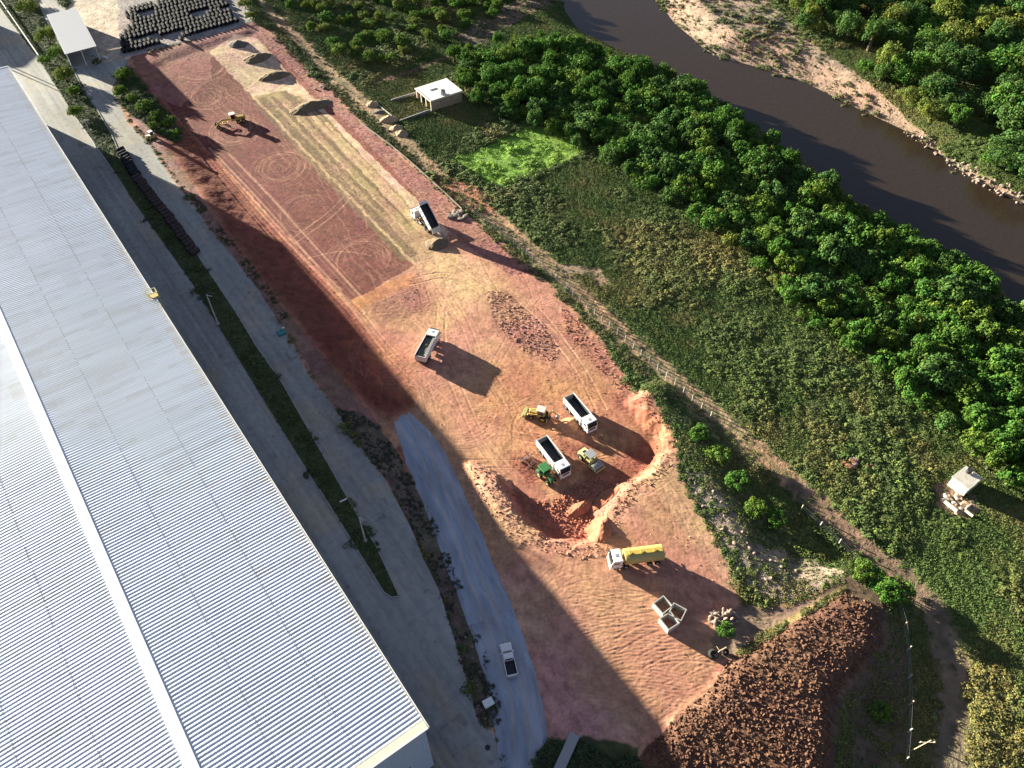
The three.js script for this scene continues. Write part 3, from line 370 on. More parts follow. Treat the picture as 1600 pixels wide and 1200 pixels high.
{
  const LEN = 219.4, HALF = 25.7, EAVE = 15.5, SLOPE = 0.04, N = 374, PITCH = LEN / N;
  const w = thing('warehouse', 'huge warehouse with white ribbed metal roof filling the left side', 'warehouse', -11.2, 0, -32.68, SDANGLE);
  // local axes: x away from the building's long side towards the site, z backwards along the building (negative z runs to the far end)
  const prof = [[0, 0], [0.06, 0.06], [0.2, 0.06], [0.26, 0]];
  const sheet = (x0, x1, seg, grime) => { const pos = [], idx = [], cols = prof.length; let rows = seg + 1; const zs = []; for (let i = 0; i < N; i++) for (const [a, h] of prof) zs.push([-(i * PITCH + a), h]); zs.push([-LEN, 0]);
    for (let k = 0; k < rows; k++) { const x = lerp(x0, x1, k / seg), y = EAVE + (HALF - Math.abs(x + HALF)) * SLOPE; for (const [z, h] of zs) pos.push(x, y + h, z); }
    const n = zs.length; for (let k = 0; k < rows - 1; k++) for (let i = 0; i < n - 1; i++) { const o = k * n + i; idx.push(o, o + n, o + 1, o + 1, o + n, o + n + 1); }
    const g = new THREE.BufferGeometry(); g.setAttribute('position', new THREE.Float32BufferAttribute(pos, 3)); g.setIndex(idx); const q = g.toNonIndexed(); q.computeVertexNormals(); const c = q.attributes.position.count, cl = new Float32Array(c * 3); for (let i = 0; i < c; i += 6) { const z = q.attributes.position.getZ(i), x = q.attributes.position.getX(i + 4), rib = Math.floor(z / PITCH), v = 1 - 0.1 * hash(rib, Math.round(x0)) - 0.1 * (fbm(z * 0.05, x * 0.12, 4) - 0.5), st = 0.2 * clamp((noise(z * 0.9, x * 0.25 + 40) - 0.62) * 3), edge = hash(rib, 5) * (x > -1.9 ? 0.22 : 0); /* grime in streaks; rust bleeding in from the cut sheet ends at the gutter */ for (let n = 0; n < 6; n++) { cl[(i + n) * 3] = v * (1 - st * 0.55); cl[(i + n) * 3 + 1] = v * (1 - st * 0.65 - edge * 0.35); cl[(i + n) * 3 + 2] = v * (1 - st * 0.8 - edge * 0.8); } } q.setAttribute('color', new THREE.BufferAttribute(cl, 3)); return q; };
  M.roof.vertexColors = true; M.roof.side = THREE.DoubleSide;
  const cuts = [0.35, -8.5, -17.1, -HALF, -34.6, -43.2, -51.75];
  for (let i = 0; i < 6; i++) part(w, 'roof_sheet', sheet(cuts[i], cuts[i + 1], 6), M.roof);
  const yAt = (x) => EAVE + (HALF - Math.abs(x + HALF)) * SLOPE;
  for (const x of [-8.5, -17.1, -34.6, -43.2]) { const screws = []; for (let i = 0; i < N; i += 1) if (hash(i, Math.round(x * 10)) > 0.25) screws.push(box(0.16, 0.03, 0.17, x + (hash(i, 77) - 0.5) * 0.05, yAt(x) + 0.072, -(i * PITCH + 0.13))); const m = part(w, 'screw_row', screws, M.seam); m.userData.kind = 'stuff'; }
  part(w, 'ridge_cap', [prism([[-0.75, -0.075], [0, 0], [0.75, -0.075], [0.75, -0.02], [0, 0.07], [-0.75, -0.02]], LEN).translate(-HALF, yAt(-HALF) + 0.14, -LEN / 2)], M.ridge);
  for (const x of [0.42, -51.8]) part(w, 'gutter', [box(0.34, 0.05, LEN + 0.2, x, EAVE - 0.22, -LEN / 2), box(0.06, 0.34, LEN + 0.2, x + 0.17 * Math.sign(x + HALF), EAVE - 0.05, -LEN / 2), box(0.06, 0.3, LEN + 0.2, x - 0.17 * Math.sign(x + HALF), EAVE - 0.14, -LEN / 2)], M.gutter);
  for (const x of [0.4, -51.8]) { part(w, 'verge_flashing', [plate([x, EAVE + 0.1], [-HALF, yAt(-HALF) + 0.1], 1.1, 0.03).translate(0, 0, -0.5)], M.verge); part(w, 'verge_trim', [plate([x, EAVE - 0.02], [-HALF, yAt(-HALF) - 0.02], 0.12, 0.2).translate(0, 0, 0.12)], M.gutter); part(w, 'verge_trim', [plate([x, EAVE + 0.02], [-HALF, yAt(-HALF) + 0.02], 0.3, 0.15).translate(0, 0, -LEN - 0.1)], M.gutter); }
  const gable = (z) => { const sh = new THREE.Shape([[0, 0], [0, EAVE - 0.1], [-HALF, yAt(-HALF) - 0.1], [-51.4, EAVE - 0.1], [-51.4, 0]].map(([x, y]) => new THREE.Vector2(x, y))); if (z === 0) { const hole = new THREE.Path([[-3.2, 0.02], [-3.2, 6.2], [-9.2, 6.2], [-9.2, 0.02]].map(([x, y]) => new THREE.Vector2(x, y))); sh.holes.push(hole); } return new THREE.ExtrudeGeometry(sh, { depth: 0.2, bevelEnabled: false }).translate(0, 0, z - 0.2); };
  part(w, 'gable_wall', gable(0), M.wall); part(w, 'gable_wall', gable(-LEN + 0.2), M.wall);
  const ribs = []; for (let x = -0.3; x > -51.6; x -= 0.45) { const y0 = x < -3 && x > -9.4 ? 6.3 : 0.1; ribs.push(box(0.12, yAt(x) - 0.35 - y0, 0.05, x, (yAt(x) - 0.35 + y0) / 2, 0.02)); }
  const rb = part(w, 'gable_cladding_rib', ribs, M.wall); rb.userData.kind = 'stuff';
  part(w, 'side_wall', [box(0.2, EAVE - 0.4, LEN - 0.5, -0.1, (EAVE - 0.4) / 2, -LEN / 2)], M.wall); part(w, 'side_wall', [box(0.2, EAVE - 0.4, LEN - 0.5, -51.3, (EAVE - 0.4) / 2, -LEN / 2)], M.wall);
  part(w, 'doorway', [box(0.15, 6.2, 1.4, -3.12, 3.1, -0.9), box(0.15, 6.2, 1.4, -9.28, 3.1, -0.9), box(6.3, 0.15, 1.4, -6.2, 6.27, -0.9)], M.grey);
  part(w, 'roller_door', [...Array(16)].map((_, i) => box(6, 0.36, 0.06, -6.2, 0.2 + i * 0.385, -1.5)), M.dark);
  // yellow guard frame of the roof ladder at the eave
  const zc = -toSD(...P(238, 462, 15.5))[0], yl = new THREE.Group(); yl.name = 'ladder_frame'; yl.position.set(0.6, 0, zc); w.add(yl);
  part(yl, 'rail', [bar([-1.2, 16.8, -0.8], [0.6, 16.7, -0.8], 0.12), bar([-1.2, 16.8, 0.8], [0.6, 16.7, 0.8], 0.12), bar([-1.2, 15.6, -0.8], [-1.2, 16.8, -0.8], 0.12), bar([-1.2, 15.6, 0.8], [-1.2, 16.8, 0.8], 0.12), bar([0.6, 0, -0.8], [0.6, 16.7, -0.8], 0.12), bar([0.6, 0, 0.8], [0.6, 16.7, 0.8], 0.12), bar([0.6, 16.7, -0.8], [0.6, 16.7, 0.8], 0.12), ...[1, 2, 3, 4, 5, 6, 7, 8].map((k) => bar([0.6, k * 1.7, -0.8], [0.6, k * 1.7, 0.8], 0.08))], M.lime);
  part(yl, 'platform', [box(1.5, 0.07, 1.5, -0.1, 15.72, 0)], M.yellow);
}
// neighbouring hall beyond the frame, upper left: only its shadow falls into the picture
{ const [x, z] = P(-128, 22); const o = thing('yard_hall', 'plain metal hall beside the far end of the ribbed warehouse', 'building', x, 0, z, SDANGLE); part(o, 'wall', [box(16, 9.4, 17, 0, 4.7, 0)], M.wall); part(o, 'roof', [prism([[-8.3, 9.41], [8.3, 9.41], [0, 10.6]], 17.6)], M.ridge); }

// ---------------------------------------------------------------- open shed in the yard
{
  const A = P(102, 84, 5.2), B = P(150, 73, 5.2), C = P(66, 24, 5.2); const wid = Math.hypot(B[0] - A[0], B[1] - A[1]), len = Math.hypot(C[0] - A[0], C[1] - A[1]), ang = Math.atan2(-(B[1] - A[1]), B[0] - A[0]);
  const o = thing('yard_shed', 'open shed with pale sheet roof beside the coil yard', 'shed', A[0], 0, A[1], ang);
  const n = Math.round(wid / 0.5); part(o, 'roof', [box(wid + 0.4, 0.08, len, wid / 2, 0, -len / 2).rotateZ(0.03).translate(0, 5.05, 0), ...[...Array(n)].map((_, i) => box(0.06, 0.06, len, (i + 0.5) * wid / n, 0.06, -len / 2).rotateZ(0.03).translate(0, 5.05, 0))], mat(0.36, 0.37, 0.4, 0.55));
  part(o, 'back_wall', [box(0.15, 4.9, len - 0.6, 0.3, 2.45, -len / 2), box(wid - 0.5, 4.9, 0.15, wid / 2, 2.45, -len + 0.4)], M.wall); part(o, 'floor', [box(wid, 0.06, len, wid / 2, 0.04, -len / 2)], M.concrete);
  for (const [x, k] of [[0.3, 0.03], [wid / 2, 0.03], [wid - 0.2, 0.03], [wid - 0.2, 0.35], [wid - 0.2, 0.7], [wid - 0.2, 0.97]]) part(o, 'post', [box(0.2, 5.0, 0.2, x, 2.5, -len * k)], M.offwhite);
  const r = thing('rubbish_bundle', 'small pale bundle on the ground before the open shed', 'bundle', ...(([x, z]) => [x, 0, z])(P(164, 91))); part(r, 'sack', [rbox(1.1, 0.7, 0.8, 0, 0.35, 0, 0.25), rbox(0.8, 0.5, 0.7, 0.9, 0.25, 0.3, 0.2)], M.white); part(r, 'board', [box(1.6, 0.1, 0.5, -0.9, 0.06, 0.4)], M.wood);
}
// white rail along the verge, upper left
{ const a = P(2, 4), b = P(62, 91); const o = thing('verge_rail', 'long white rail along the planted verge in the far corner', 'rail', a[0], 0, a[1]); const L = Math.hypot(b[0] - a[0], b[1] - a[1]); o.rotation.y = Math.atan2(-(b[1] - a[1]), b[0] - a[0]); part(o, 'rail', [box(L, 0.35, 0.28, L / 2, 1.0, 0)], M.white); for (let x = 0.5; x < L; x += 3.2) part(o, 'post', [box(0.16, 0.9, 0.16, x, 0.4, 0)], M.offwhite); part(o, 'cap_light', [new THREE.SphereGeometry(0.42, 10, 8).translate(L * 0.2, 1.5, 0)], M.lamp); }

// ---------------------------------------------------------------- steel coils
const coilProto = (() => { const g = new THREE.LatheGeometry([[0.3, -0.75], [0.56, -0.78], [0.62, -0.7], [0.635, 0], [0.62, 0.7], [0.56, 0.78], [0.3, 0.75], [0.28, 0], [0.3, -0.75]].map(([x, y]) => new THREE.Vector2(x, y)), 13); g.rotateZ(Math.PI / 2); return g; })();
const strapGeo = new THREE.CylinderGeometry(0.65, 0.65, 0.14, 13, 1, true).rotateZ(Math.PI / 2);
function coil(x, z, turn, m, label, group, k = 1) { const o = thing('steel_coil', label, 'steel coil', x, level(x, z) * 0 + 0.62 * k, z, turn, group); o.scale.set(k * 1.35, k, k); const a = lit(new THREE.Mesh(coilProto, m)); a.name = 'winding'; o.add(a); const b = lit(new THREE.Mesh(strapGeo, M.coilStrap)); b.name = 'strap'; o.add(b);  }
{
  const yardPg = poly([[186, -14], [196, 30], [190, 60], [192, 84], [245, 73], [262, 60], [280, 66], [300, 57], [374, 37], [352, 4], [345, -14]]); let n = 0;
  const gapPg = poly([[228, 62], [285, 50], [300, 40], [268, 70]]), gap2 = poly([[195, 52], [205, 36], [180, 20]]), gap3 = poly([[215, 20], [240, 14], [240, 26], [222, 30]]), gap4 = poly([[300, 20], [326, 16], [318, 28], [296, 30]]);
  for (let r = 0; r < 24 && n < 262; r++) for (let c = 0; c < 60; c++) { const s = 236 + r * 2.75, d = 20 + c * 1.45 + (r % 2) * 0.5 + rr(-0.12, 0.12), [x, z] = fromSD(s + rr(-0.25, 0.25), d); if (!inPoly(yardPg, x, z) || inPoly(gapPg, x, z) || inPoly(gap2, x, z) || inPoly(gap3, x, z) || inPoly(gap4, x, z) || noise(s * 0.16 + 3, d * 0.16) < 0.16) continue; if (n++ < 262) coil(x, z, SDANGLE + Math.PI / 2 + rr(-0.12, 0.12), M.coil, 'dark strapped steel coil standing in rows in the far yard', 'steel coils in the far yard'); }
  const line = poly([[190, 238], [214, 278], [240, 312], [275, 356], [308, 402]]), cv = new THREE.CatmullRomCurve3(line.map(([x, z]) => new THREE.Vector3(x, 0, z)));
  const L = cv.getLength(), k = Math.floor(L / 1.55); for (let i = 0; i < k; i++) { const p = cv.getPointAt(i / k); coil(p.x + rr(-0.2, 0.2), p.z + rr(-0.2, 0.2), SDANGLE + 0.25 + rr(-0.1, 0.1), i < 10 ? M.coil : M.coilRust, 'dark steel coil in the single row along the grass verge', 'steel coils along the verge', 1.12); }
}

// ---------------------------------------------------------------- poles
function lightPole(u, v, label, H = 8.7) { const [x, z] = P(u, v), o = thing('light_pole', label, 'light pole', x, 0.1, z, 0, 'light poles along the verge'); part(o, 'shaft', [cyl(0.16, H, 0, H / 2, 0, 'y', 10, 0.1)], M.offwhite); part(o, 'base', [box(0.6, 0.25, 0.6, 0, 0.12, 0)], M.concrete); part(o, 'arm', [bar([0, H - 0.1, 0], [0.9, H + 0.25, 0.6], 0.09)], M.offwhite); part(o, 'lamp_head', [rbox(0.7, 0.14, 0.28, 1.15, H + 0.28, 0.76, 0.05)], M.grey); }
lightPole(341, 507, 'white light pole halfway down the dark grass verge'); lightPole(571, 845, 'white light pole at the narrow end of the verge', 7.6); lightPole(152, 232, 'white light pole beside the steel coils on the verge');
{ const [x, z] = P(537, 783); const o = one('white_board', [box(1.4, 0.06, 0.3).rotateZ(0.1)], M.white, 'white board lying in the dark grass of the verge', 'board'); o.position.set(x, 0.3, z); o.rotation.y = 0.5; }
{ const [x, z] = P(20, 97); for (const [dx, dz, H] of [[-4, -2, 12], [-1.5, 1.2, 12]]) { const o = thing('yard_mast', 'tall thin mast behind the far corner of the warehouse', 'mast', x - 12 + dx, 0, z - 6 + dz, 0, 'masts behind the warehouse'); part(o, 'shaft', [cyl(0.22, H, 0, H / 2, 0, 'y', 8, 0.14)], M.grey); part(o, 'base', [box(0.8, 0.3, 0.8, 0, 0.15, 0)], M.concrete); } }

// ---------------------------------------------------------------- vehicles: local x forward, y up
const heading = (a, b) => Math.atan2(-(b[1] - a[1]), b[0] - a[0]);
function wheel(parent, x, z, r, w, rimMat = M.rim, name = 'wheel') { const g = new THREE.Group(); g.name = name; g.position.set(x, r, z); parent.add(g); part(g, 'tyre', [new THREE.LatheGeometry([[r * 0.55, -w / 2], [r * 0.92, -w / 2], [r, -w * 0.32], [r, w * 0.32], [r * 0.92, w / 2], [r * 0.55, w / 2]].map(([a, b]) => new THREE.Vector2(a, b)), 18).rotateX(Math.PI / 2)], M.rubber); part(g, 'rim', [cyl(r * 0.56, w * 0.8, 0, 0, 0, 'z', 14), cyl(r * 0.2, w * 0.96, 0, 0, 0, 'z', 8)], rimMat); return g; }
function truckCab(o, paint, x0 = 2.55) { // x0: back of the cab
  const c = part(o, 'cab', [prism([[x0, 0.75], [x0 + 1.85, 0.75], [x0 + 1.88, 1.75], [x0 + 1.6, 2.78], [x0 + 1.45, 2.95], [x0 + 0.05, 2.95], [x0, 2.85]], 2.42)], paint);
  part(c, 'windscreen', [plate([x0 + 1.9, 1.78], [x0 + 1.63, 2.74], 2.16, 0.025)], M.glass);
  for (const s of [-1, 1]) { part(c, 'side_window', [box(0.85, 0.62, 0.03, x0 + 0.95, 2.2, s * 1.215)], M.glass); part(c, 'mirror', [box(0.12, 0.5, 0.2, x0 + 1.75, 2.1, s * 1.42)], M.black); part(c, 'headlight', [box(0.05, 0.2, 0.36, x0 + 1.88, 0.98, s * 0.95)], M.lamp); part(c, 'door_handle', [box(0.2, 0.05, 0.04, x0 + 0.4, 1.7, s * 1.22)], M.black); }
  part(c, 'roof_hatch', [rbox(0.6, 0.07, 0.6, x0 + 0.75, 2.97, 0, 0.03)], M.grey); part(c, 'sun_visor', [box(0.28, 0.05, 2.2, x0 + 1.72, 2.86, 0)], M.black); part(c, 'bumper', [rbox(0.25, 0.4, 2.45, x0 + 1.9, 0.62, 0, 0.06)], paint); part(c, 'grille', [box(0.04, 0.5, 1.5, x0 + 1.9, 1.3, 0)], M.black);
}
function dumpTruck(front, rear, label, { raised = 0, load = false, group = 'white dump trucks', lv = -2.4 } = {}) {
  const a = P(...rear, lv), b = P(...front, lv), x = (a[0] + b[0]) / 2, z = (a[1] + b[1]) / 2, o = thing('dump_truck', label, 'dump truck', x, level(x, z) + 0.03, z, heading(a, b), group);
  truckCab(o, M.white);
  part(o, 'chassis', [box(8.3, 0.26, 0.2, -0.1, 0.95, 0.45), box(8.3, 0.26, 0.2, -0.1, 0.95, -0.45), ...[-4, -2.5, -0.5, 1.5].map((q) => box(0.2, 0.2, 0.9, q, 0.95, 0))], M.chassis);
  for (const ax of [3.35, 1.75]) for (const s of [-1, 1]) wheel(o, ax, s * 1.05, 0.52, 0.32);
  for (const ax of [-1.9, -3.25]) for (const s of [-1, 1]) wheel(o, ax, s * 0.95, 0.52, 0.6);
  part(o, 'fuel_tank', [rbox(1.3, 0.5, 0.5, 0.35, 0.75, 1.0, 0.1)], M.steel); part(o, 'air_tank', [cyl(0.2, 1.1, 0.4, 0.75, -1.05, 'x', 10)], M.grey);
  for (const s of [-1, 1]) { part(o, 'mudguard', [box(0.7, 0.06, 0.6, -1.9, 1.14, s * 0.98), box(0.7, 0.06, 0.6, -3.25, 1.14, s * 0.98)], M.black); part(o, 'tail_light', [box(0.05, 0.14, 0.4, -4.28, 0.95, s * 0.8)], M.red); }
  const bed = new THREE.Group(); bed.name = 'tipper_bed'; bed.position.set(-4.1, 1.2, 0); bed.rotation.z = raised; o.add(bed);
  part(bed, 'floor', [box(6.35, 0.1, 2.3, 3.1, 0.08, 0)], M.bed);
  for (const s of [-1, 1]) { part(bed, 'side_wall', [box(6.4, 1.45, 0.09, 3.1, 0.83, s * 1.2), box(6.5, 0.12, 0.17, 3.1, 1.58, s * 1.2), ...[0.2, 1.4, 2.6, 3.8, 5.0, 6.1].map((q) => box(0.1, 1.4, 0.1, q, 0.8, s * 1.28))], M.white); part(bed, 'side_lining', [box(6.2, 1.3, 0.02, 3.1, 0.8, s * 1.14)], M.bed); }
  part(bed, 'headboard', [box(0.1, 1.6, 2.4, 6.26, 0.9, 0), box(0.75, 0.07, 2.3, 6.6, 1.72, 0)], M.white); part(bed, 'headboard_lining', [box(0.02, 1.4, 2.24, 6.19, 0.84, 0)], M.bed); part(bed, 'tailgate', raised ? [box(0.1, 1.4, 2.4, 0, -0.7, 0).rotateZ(-raised - 0.35).translate(-0.12, 1.5, 0)] : [box(0.1, 1.45, 2.4, -0.12, 0.8, 0)], M.offwhite);
  if (raised) part(o, 'ram', [bar([0.6, 1.1, 0], [6.1 * Math.cos(raised) - 4.1, 6.1 * Math.sin(raised) + 1.1, 0], 0.2)], M.steel);
  if (load) { const g = new THREE.PlaneGeometry(6.1, 2.25, 30, 12).rotateX(-Math.PI / 2), p = g.attributes.position; for (let i = 0; i < p.count; i++) { const X = p.getX(i), Z = p.getZ(i); p.setY(i, 1.1 + 0.3 * Math.cos(X * 0.5) * Math.cos(Z * 1.1) + (fbm(X * 2 + 5, Z * 2, 3) - 0.5) * 0.4); } g.computeVertexNormals(); part(bed, 'load', [g.translate(3.1, 0, 0)], mat(0.12, 0.11, 0.09, 1)); part(bed, 'tarpaulin', [bar([0.3, 1.58, 0.95], [5.8, 1.62, 0.9], 0.5, 0.12)], mat(0.25, 0.25, 0.22, 0.8)); }
  return o;
}
dumpTruck([640, 330], [688, 372], 'white dump truck with its bed raised, tipping out dark sand', { raised: 0.72 });
dumpTruck([684, 522], [654, 577], 'white dump truck standing alone with a full bed', { load: true });
dumpTruck([921, 671], [890, 634], 'empty white dump truck parked beside the yellow backhoe loader');
dumpTruck([880, 742], [848, 700], 'empty white dump truck parked beside the green tractor');
{ // yellow water tanker
  const a = P(1036, 872, 0), b = P(949, 883, 0), x = (a[0] + b[0]) / 2, z = (a[1] + b[1]) / 2, o = thing('tanker_truck', 'long yellow tanker truck with white cab', 'tanker truck', x, level(x, z) + 0.05, z, heading(a, b));
  truckCab(o, M.white, 2.75); part(o, 'chassis', [box(8.9, 0.26, 0.2, -0.2, 0.95, 0.45), box(8.9, 0.26, 0.2, -0.2, 0.95, -0.45)], M.chassis);
  for (const ax of [3.6, 1.9]) for (const s of [-1, 1]) wheel(o, ax, s * 1.05, 0.52, 0.32); for (const ax of [-2.2, -3.55]) for (const s of [-1, 1]) wheel(o, ax, s * 0.95, 0.52, 0.6);
  const sec = []; for (let i = 0; i < 28; i++) { const t = i / 28 * Math.PI * 2, c = Math.cos(t), s = Math.sin(t); sec.push([1.24 * Math.sign(c) * Math.pow(Math.abs(c), 0.62), 0.92 * Math.sign(s) * Math.pow(Math.abs(s), 0.72)]); }
  const sh = new THREE.Shape(sec.map(([p, q]) => new THREE.Vector2(p, q))), tg = new THREE.ExtrudeGeometry(sh, { depth: 6.5, bevelEnabled: true, bevelSize: 0.08, bevelThickness: 0.1, bevelSegments: 2 }).rotateY(Math.PI / 2).translate(-4.4, 2.15, 0);
  const tank = part(o, 'tank', [tg], M.tank); part(tank, 'band', [-3.6, -1.2, 1.2].map((q) => new THREE.ExtrudeGeometry(new THREE.Shape(sec.map(([p, r]) => new THREE.Vector2(p * 1.09, r * 1.12))), { depth: 0.06, bevelEnabled: false }).rotateY(Math.PI / 2).translate(q, 2.15, 0)), M.tank);
  part(tank, 'walkway', [box(6.2, 0.06, 0.7, -1.2, 3.2, 0)], mat(0.5, 0.36, 0.06, 0.8)); for (const q of [-3, -0.8, 1.2]) part(tank, 'filler_cap', [cyl(0.28, 0.2, q, 3.3, 0, 'y', 12)], M.yellow);
  part(o, 'spray_bar', [box(0.12, 0.12, 2.3, -4.75, 0.75, 0), cyl(0.22, 0.4, -4.72, 1.15, 0.4, 'x', 10)], M.steel); part(o, 'ladder', [bar([-4.68, 0.9, -0.7], [-4.68, 3.2, -0.7], 0.05), bar([-4.68, 0.9, -0.3], [-4.68, 3.2, -0.3], 0.05), ...[1.2, 1.6, 2, 2.4, 2.8].map((y) => bar([-4.68, y, -0.7], [-4.68, y, -0.3], 0.04))], M.steel); part(o, 'hose', [new THREE.TorusGeometry(0.35, 0.07, 6, 14).rotateY(Math.PI / 2).translate(-4.75, 1.7, 0.5)], M.black); part(o, 'side_guard', [box(3.4, 0.08, 0.05, -0.2, 0.85, 1.15), box(3.4, 0.08, 0.05, -0.2, 0.85, -1.15)], M.yellow);
}
{ // pickup
  const a = P(800, 1056), b = P(790, 1012), x = (a[0] + b[0]) / 2, z = (a[1] + b[1]) / 2, o = thing('pickup_truck', 'white pickup truck driving along the gravel road in shade', 'pickup truck', x, level(x, z) + 0.03, z, heading(a, b));
  const body = part(o, 'body', [prism([[-2.6, 0.4], [2.45, 0.4], [2.62, 0.6], [2.6, 0.92], [2.3, 1.08], [1.2, 1.16], [0.2, 1.12], [0.2, 0.62], [-2.6, 0.62]], 1.78)], M.white);
  part(body, 'bonnet', [prism([[1.0, 1.14], [2.25, 1.06], [2.25, 1.1], [1.0, 1.2]], 1.5)], M.white); part(body, 'grille', [box(0.05, 0.28, 1.1, 2.64, 0.78, 0)], M.black); part(body, 'front_bumper', [rbox(0.22, 0.24, 1.76, 2.6, 0.48, 0, 0.06)], M.white);
  for (const s of [-1, 1]) { part(body, 'headlight', [box(0.08, 0.18, 0.32, 2.58, 0.84, s * 0.7)], M.lamp); part(body, 'mirror', [rbox(0.16, 0.2, 0.22, 1.0, 1.22, s * 1.0, 0.05)], M.white); part(body, 'tail_light', [box(0.06, 0.3, 0.14, -2.64, 0.92, s * 0.8)], M.red); part(body, 'load_bed_side', [box(2.45, 0.6, 0.1, -1.36, 0.88, s * 0.84)], M.white); }
  part(body, 'tailgate', [box(0.12, 0.58, 1.76, -2.58, 0.88, 0), box(0.14, 0.08, 1.76, -2.6, 1.2, 0)], M.white); part(body, 'load_bed', [box(2.3, 0.04, 1.58, -1.36, 0.66, 0), box(0.03, 0.5, 1.58, -2.5, 0.9, 0), box(2.3, 0.5, 0.03, -1.36, 0.9, 0.77), box(2.3, 0.5, 0.03, -1.36, 0.9, -0.77)], M.black); part(body, 'rear_bumper', [rbox(0.2, 0.2, 1.7, -2.7, 0.5, 0, 0.05)], M.grey);
  const cab = part(o, 'cabin', [prism([[-0.22, 1.0], [1.3, 1.08], [0.65, 1.72], [0.45, 1.78], [-0.05, 1.78], [-0.18, 1.7]], 1.5)], M.white); part(cab, 'windscreen', [plate([1.28, 1.13], [0.7, 1.7], 1.4, 0.03)], M.glass); part(cab, 'rear_window', [box(0.03, 0.4, 1.2, -0.22, 1.45, 0)], M.glass); for (const s of [-1, 1]) part(cab, 'side_window', [prism([[-0.05, 1.25], [0.95, 1.25], [0.6, 1.66], [-0.02, 1.66]], 0.07).translate(0, 0, s * 0.74)], M.glass);
  for (const [ax, s] of [[1.65, -1], [1.65, 1], [-1.5, -1], [-1.5, 1]]) wheel(o, ax, s * 0.78, 0.38, 0.25);
}
{ // backhoe loader
  const a = P(854, 652, -2.4), b = P(832, 652, -2.4), x = (a[0] + b[0]) / 2, z = (a[1] + b[1]) / 2, o = thing('backhoe_loader', 'yellow backhoe loader with pale front bucket beside a dirt heap', 'backhoe loader', x, level(x, z) + 0.03, z, heading(P(852, 640, -1), P(828, 634, -1)));
  part(o, 'bonnet', [rbox(1.7, 0.8, 1.0, 1.25, 1.35, 0, 0.12)], M.yellow); part(o, 'frame', [box(4.6, 0.35, 0.8, 0, 0.85, 0)], M.chassis);
  const cab = part(o, 'cab', [rbox(1.5, 0.7, 1.45, -0.35, 1.25, 0, 0.08), ...[[0.3, 0.65], [0.3, -0.65], [-1.0, 0.65], [-1.0, -0.65]].map(([p, q]) => box(0.1, 1.3, 0.1, p, 2.1, q))], M.yellow); part(cab, 'roof', [rbox(1.75, 0.16, 1.65, -0.35, 2.8, 0, 0.07)], M.offwhite); part(cab, 'window', [box(1.25, 1.05, 1.25, -0.35, 2.12, 0)], M.glass);
  for (const s of [-1, 1]) { wheel(o, 1.5, s * 0.85, 0.45, 0.34, M.yellow); wheel(o, -0.9, s * 0.88, 0.72, 0.46, M.yellow); part(o, 'loader_arm', [bar([0.3, 1.6, s * 0.75], [2.2, 1.15, s * 0.75], 0.14, 0.24), bar([2.2, 1.15, s * 0.75], [2.75, 0.45, s * 0.75], 0.14, 0.22)], M.yellow); part(o, 'stabiliser_leg', [bar([-1.7, 1.0, s * 0.8], [-1.8, 0.15, s * 1.25], 0.14)], M.yellow); }
  part(o, 'front_bucket', [box(0.06, 0.8, 2.3, 2.75, 0.55, 0), box(0.9, 0.06, 2.3, 3.15, 0.18, 0), box(0.6, 0.06, 2.3, 3.0, 0.95, 0), prism([[2.75, 0.18], [3.55, 0.18], [3.2, 0.9], [2.75, 0.95]], 0.1).translate(0, 0, 1.12), prism([[2.75, 0.18], [3.55, 0.18], [3.2, 0.9], [2.75, 0.95]], 0.1).translate(0, 0, -1.12)], M.lime);
  part(o, 'boom', [bar([-1.9, 1.1, 0], [-2.5, 3.0, 0], 0.26, 0.3)], M.yellow); part(o, 'dipper_arm', [bar([-2.5, 3.0, 0], [-3.7, 1.5, 0.5], 0.22, 0.26)], M.yellow); part(o, 'digging_bucket', [rbox(0.7, 0.7, 0.7, -3.65, 1.0, 0.5, 0.14)], M.steel);
}
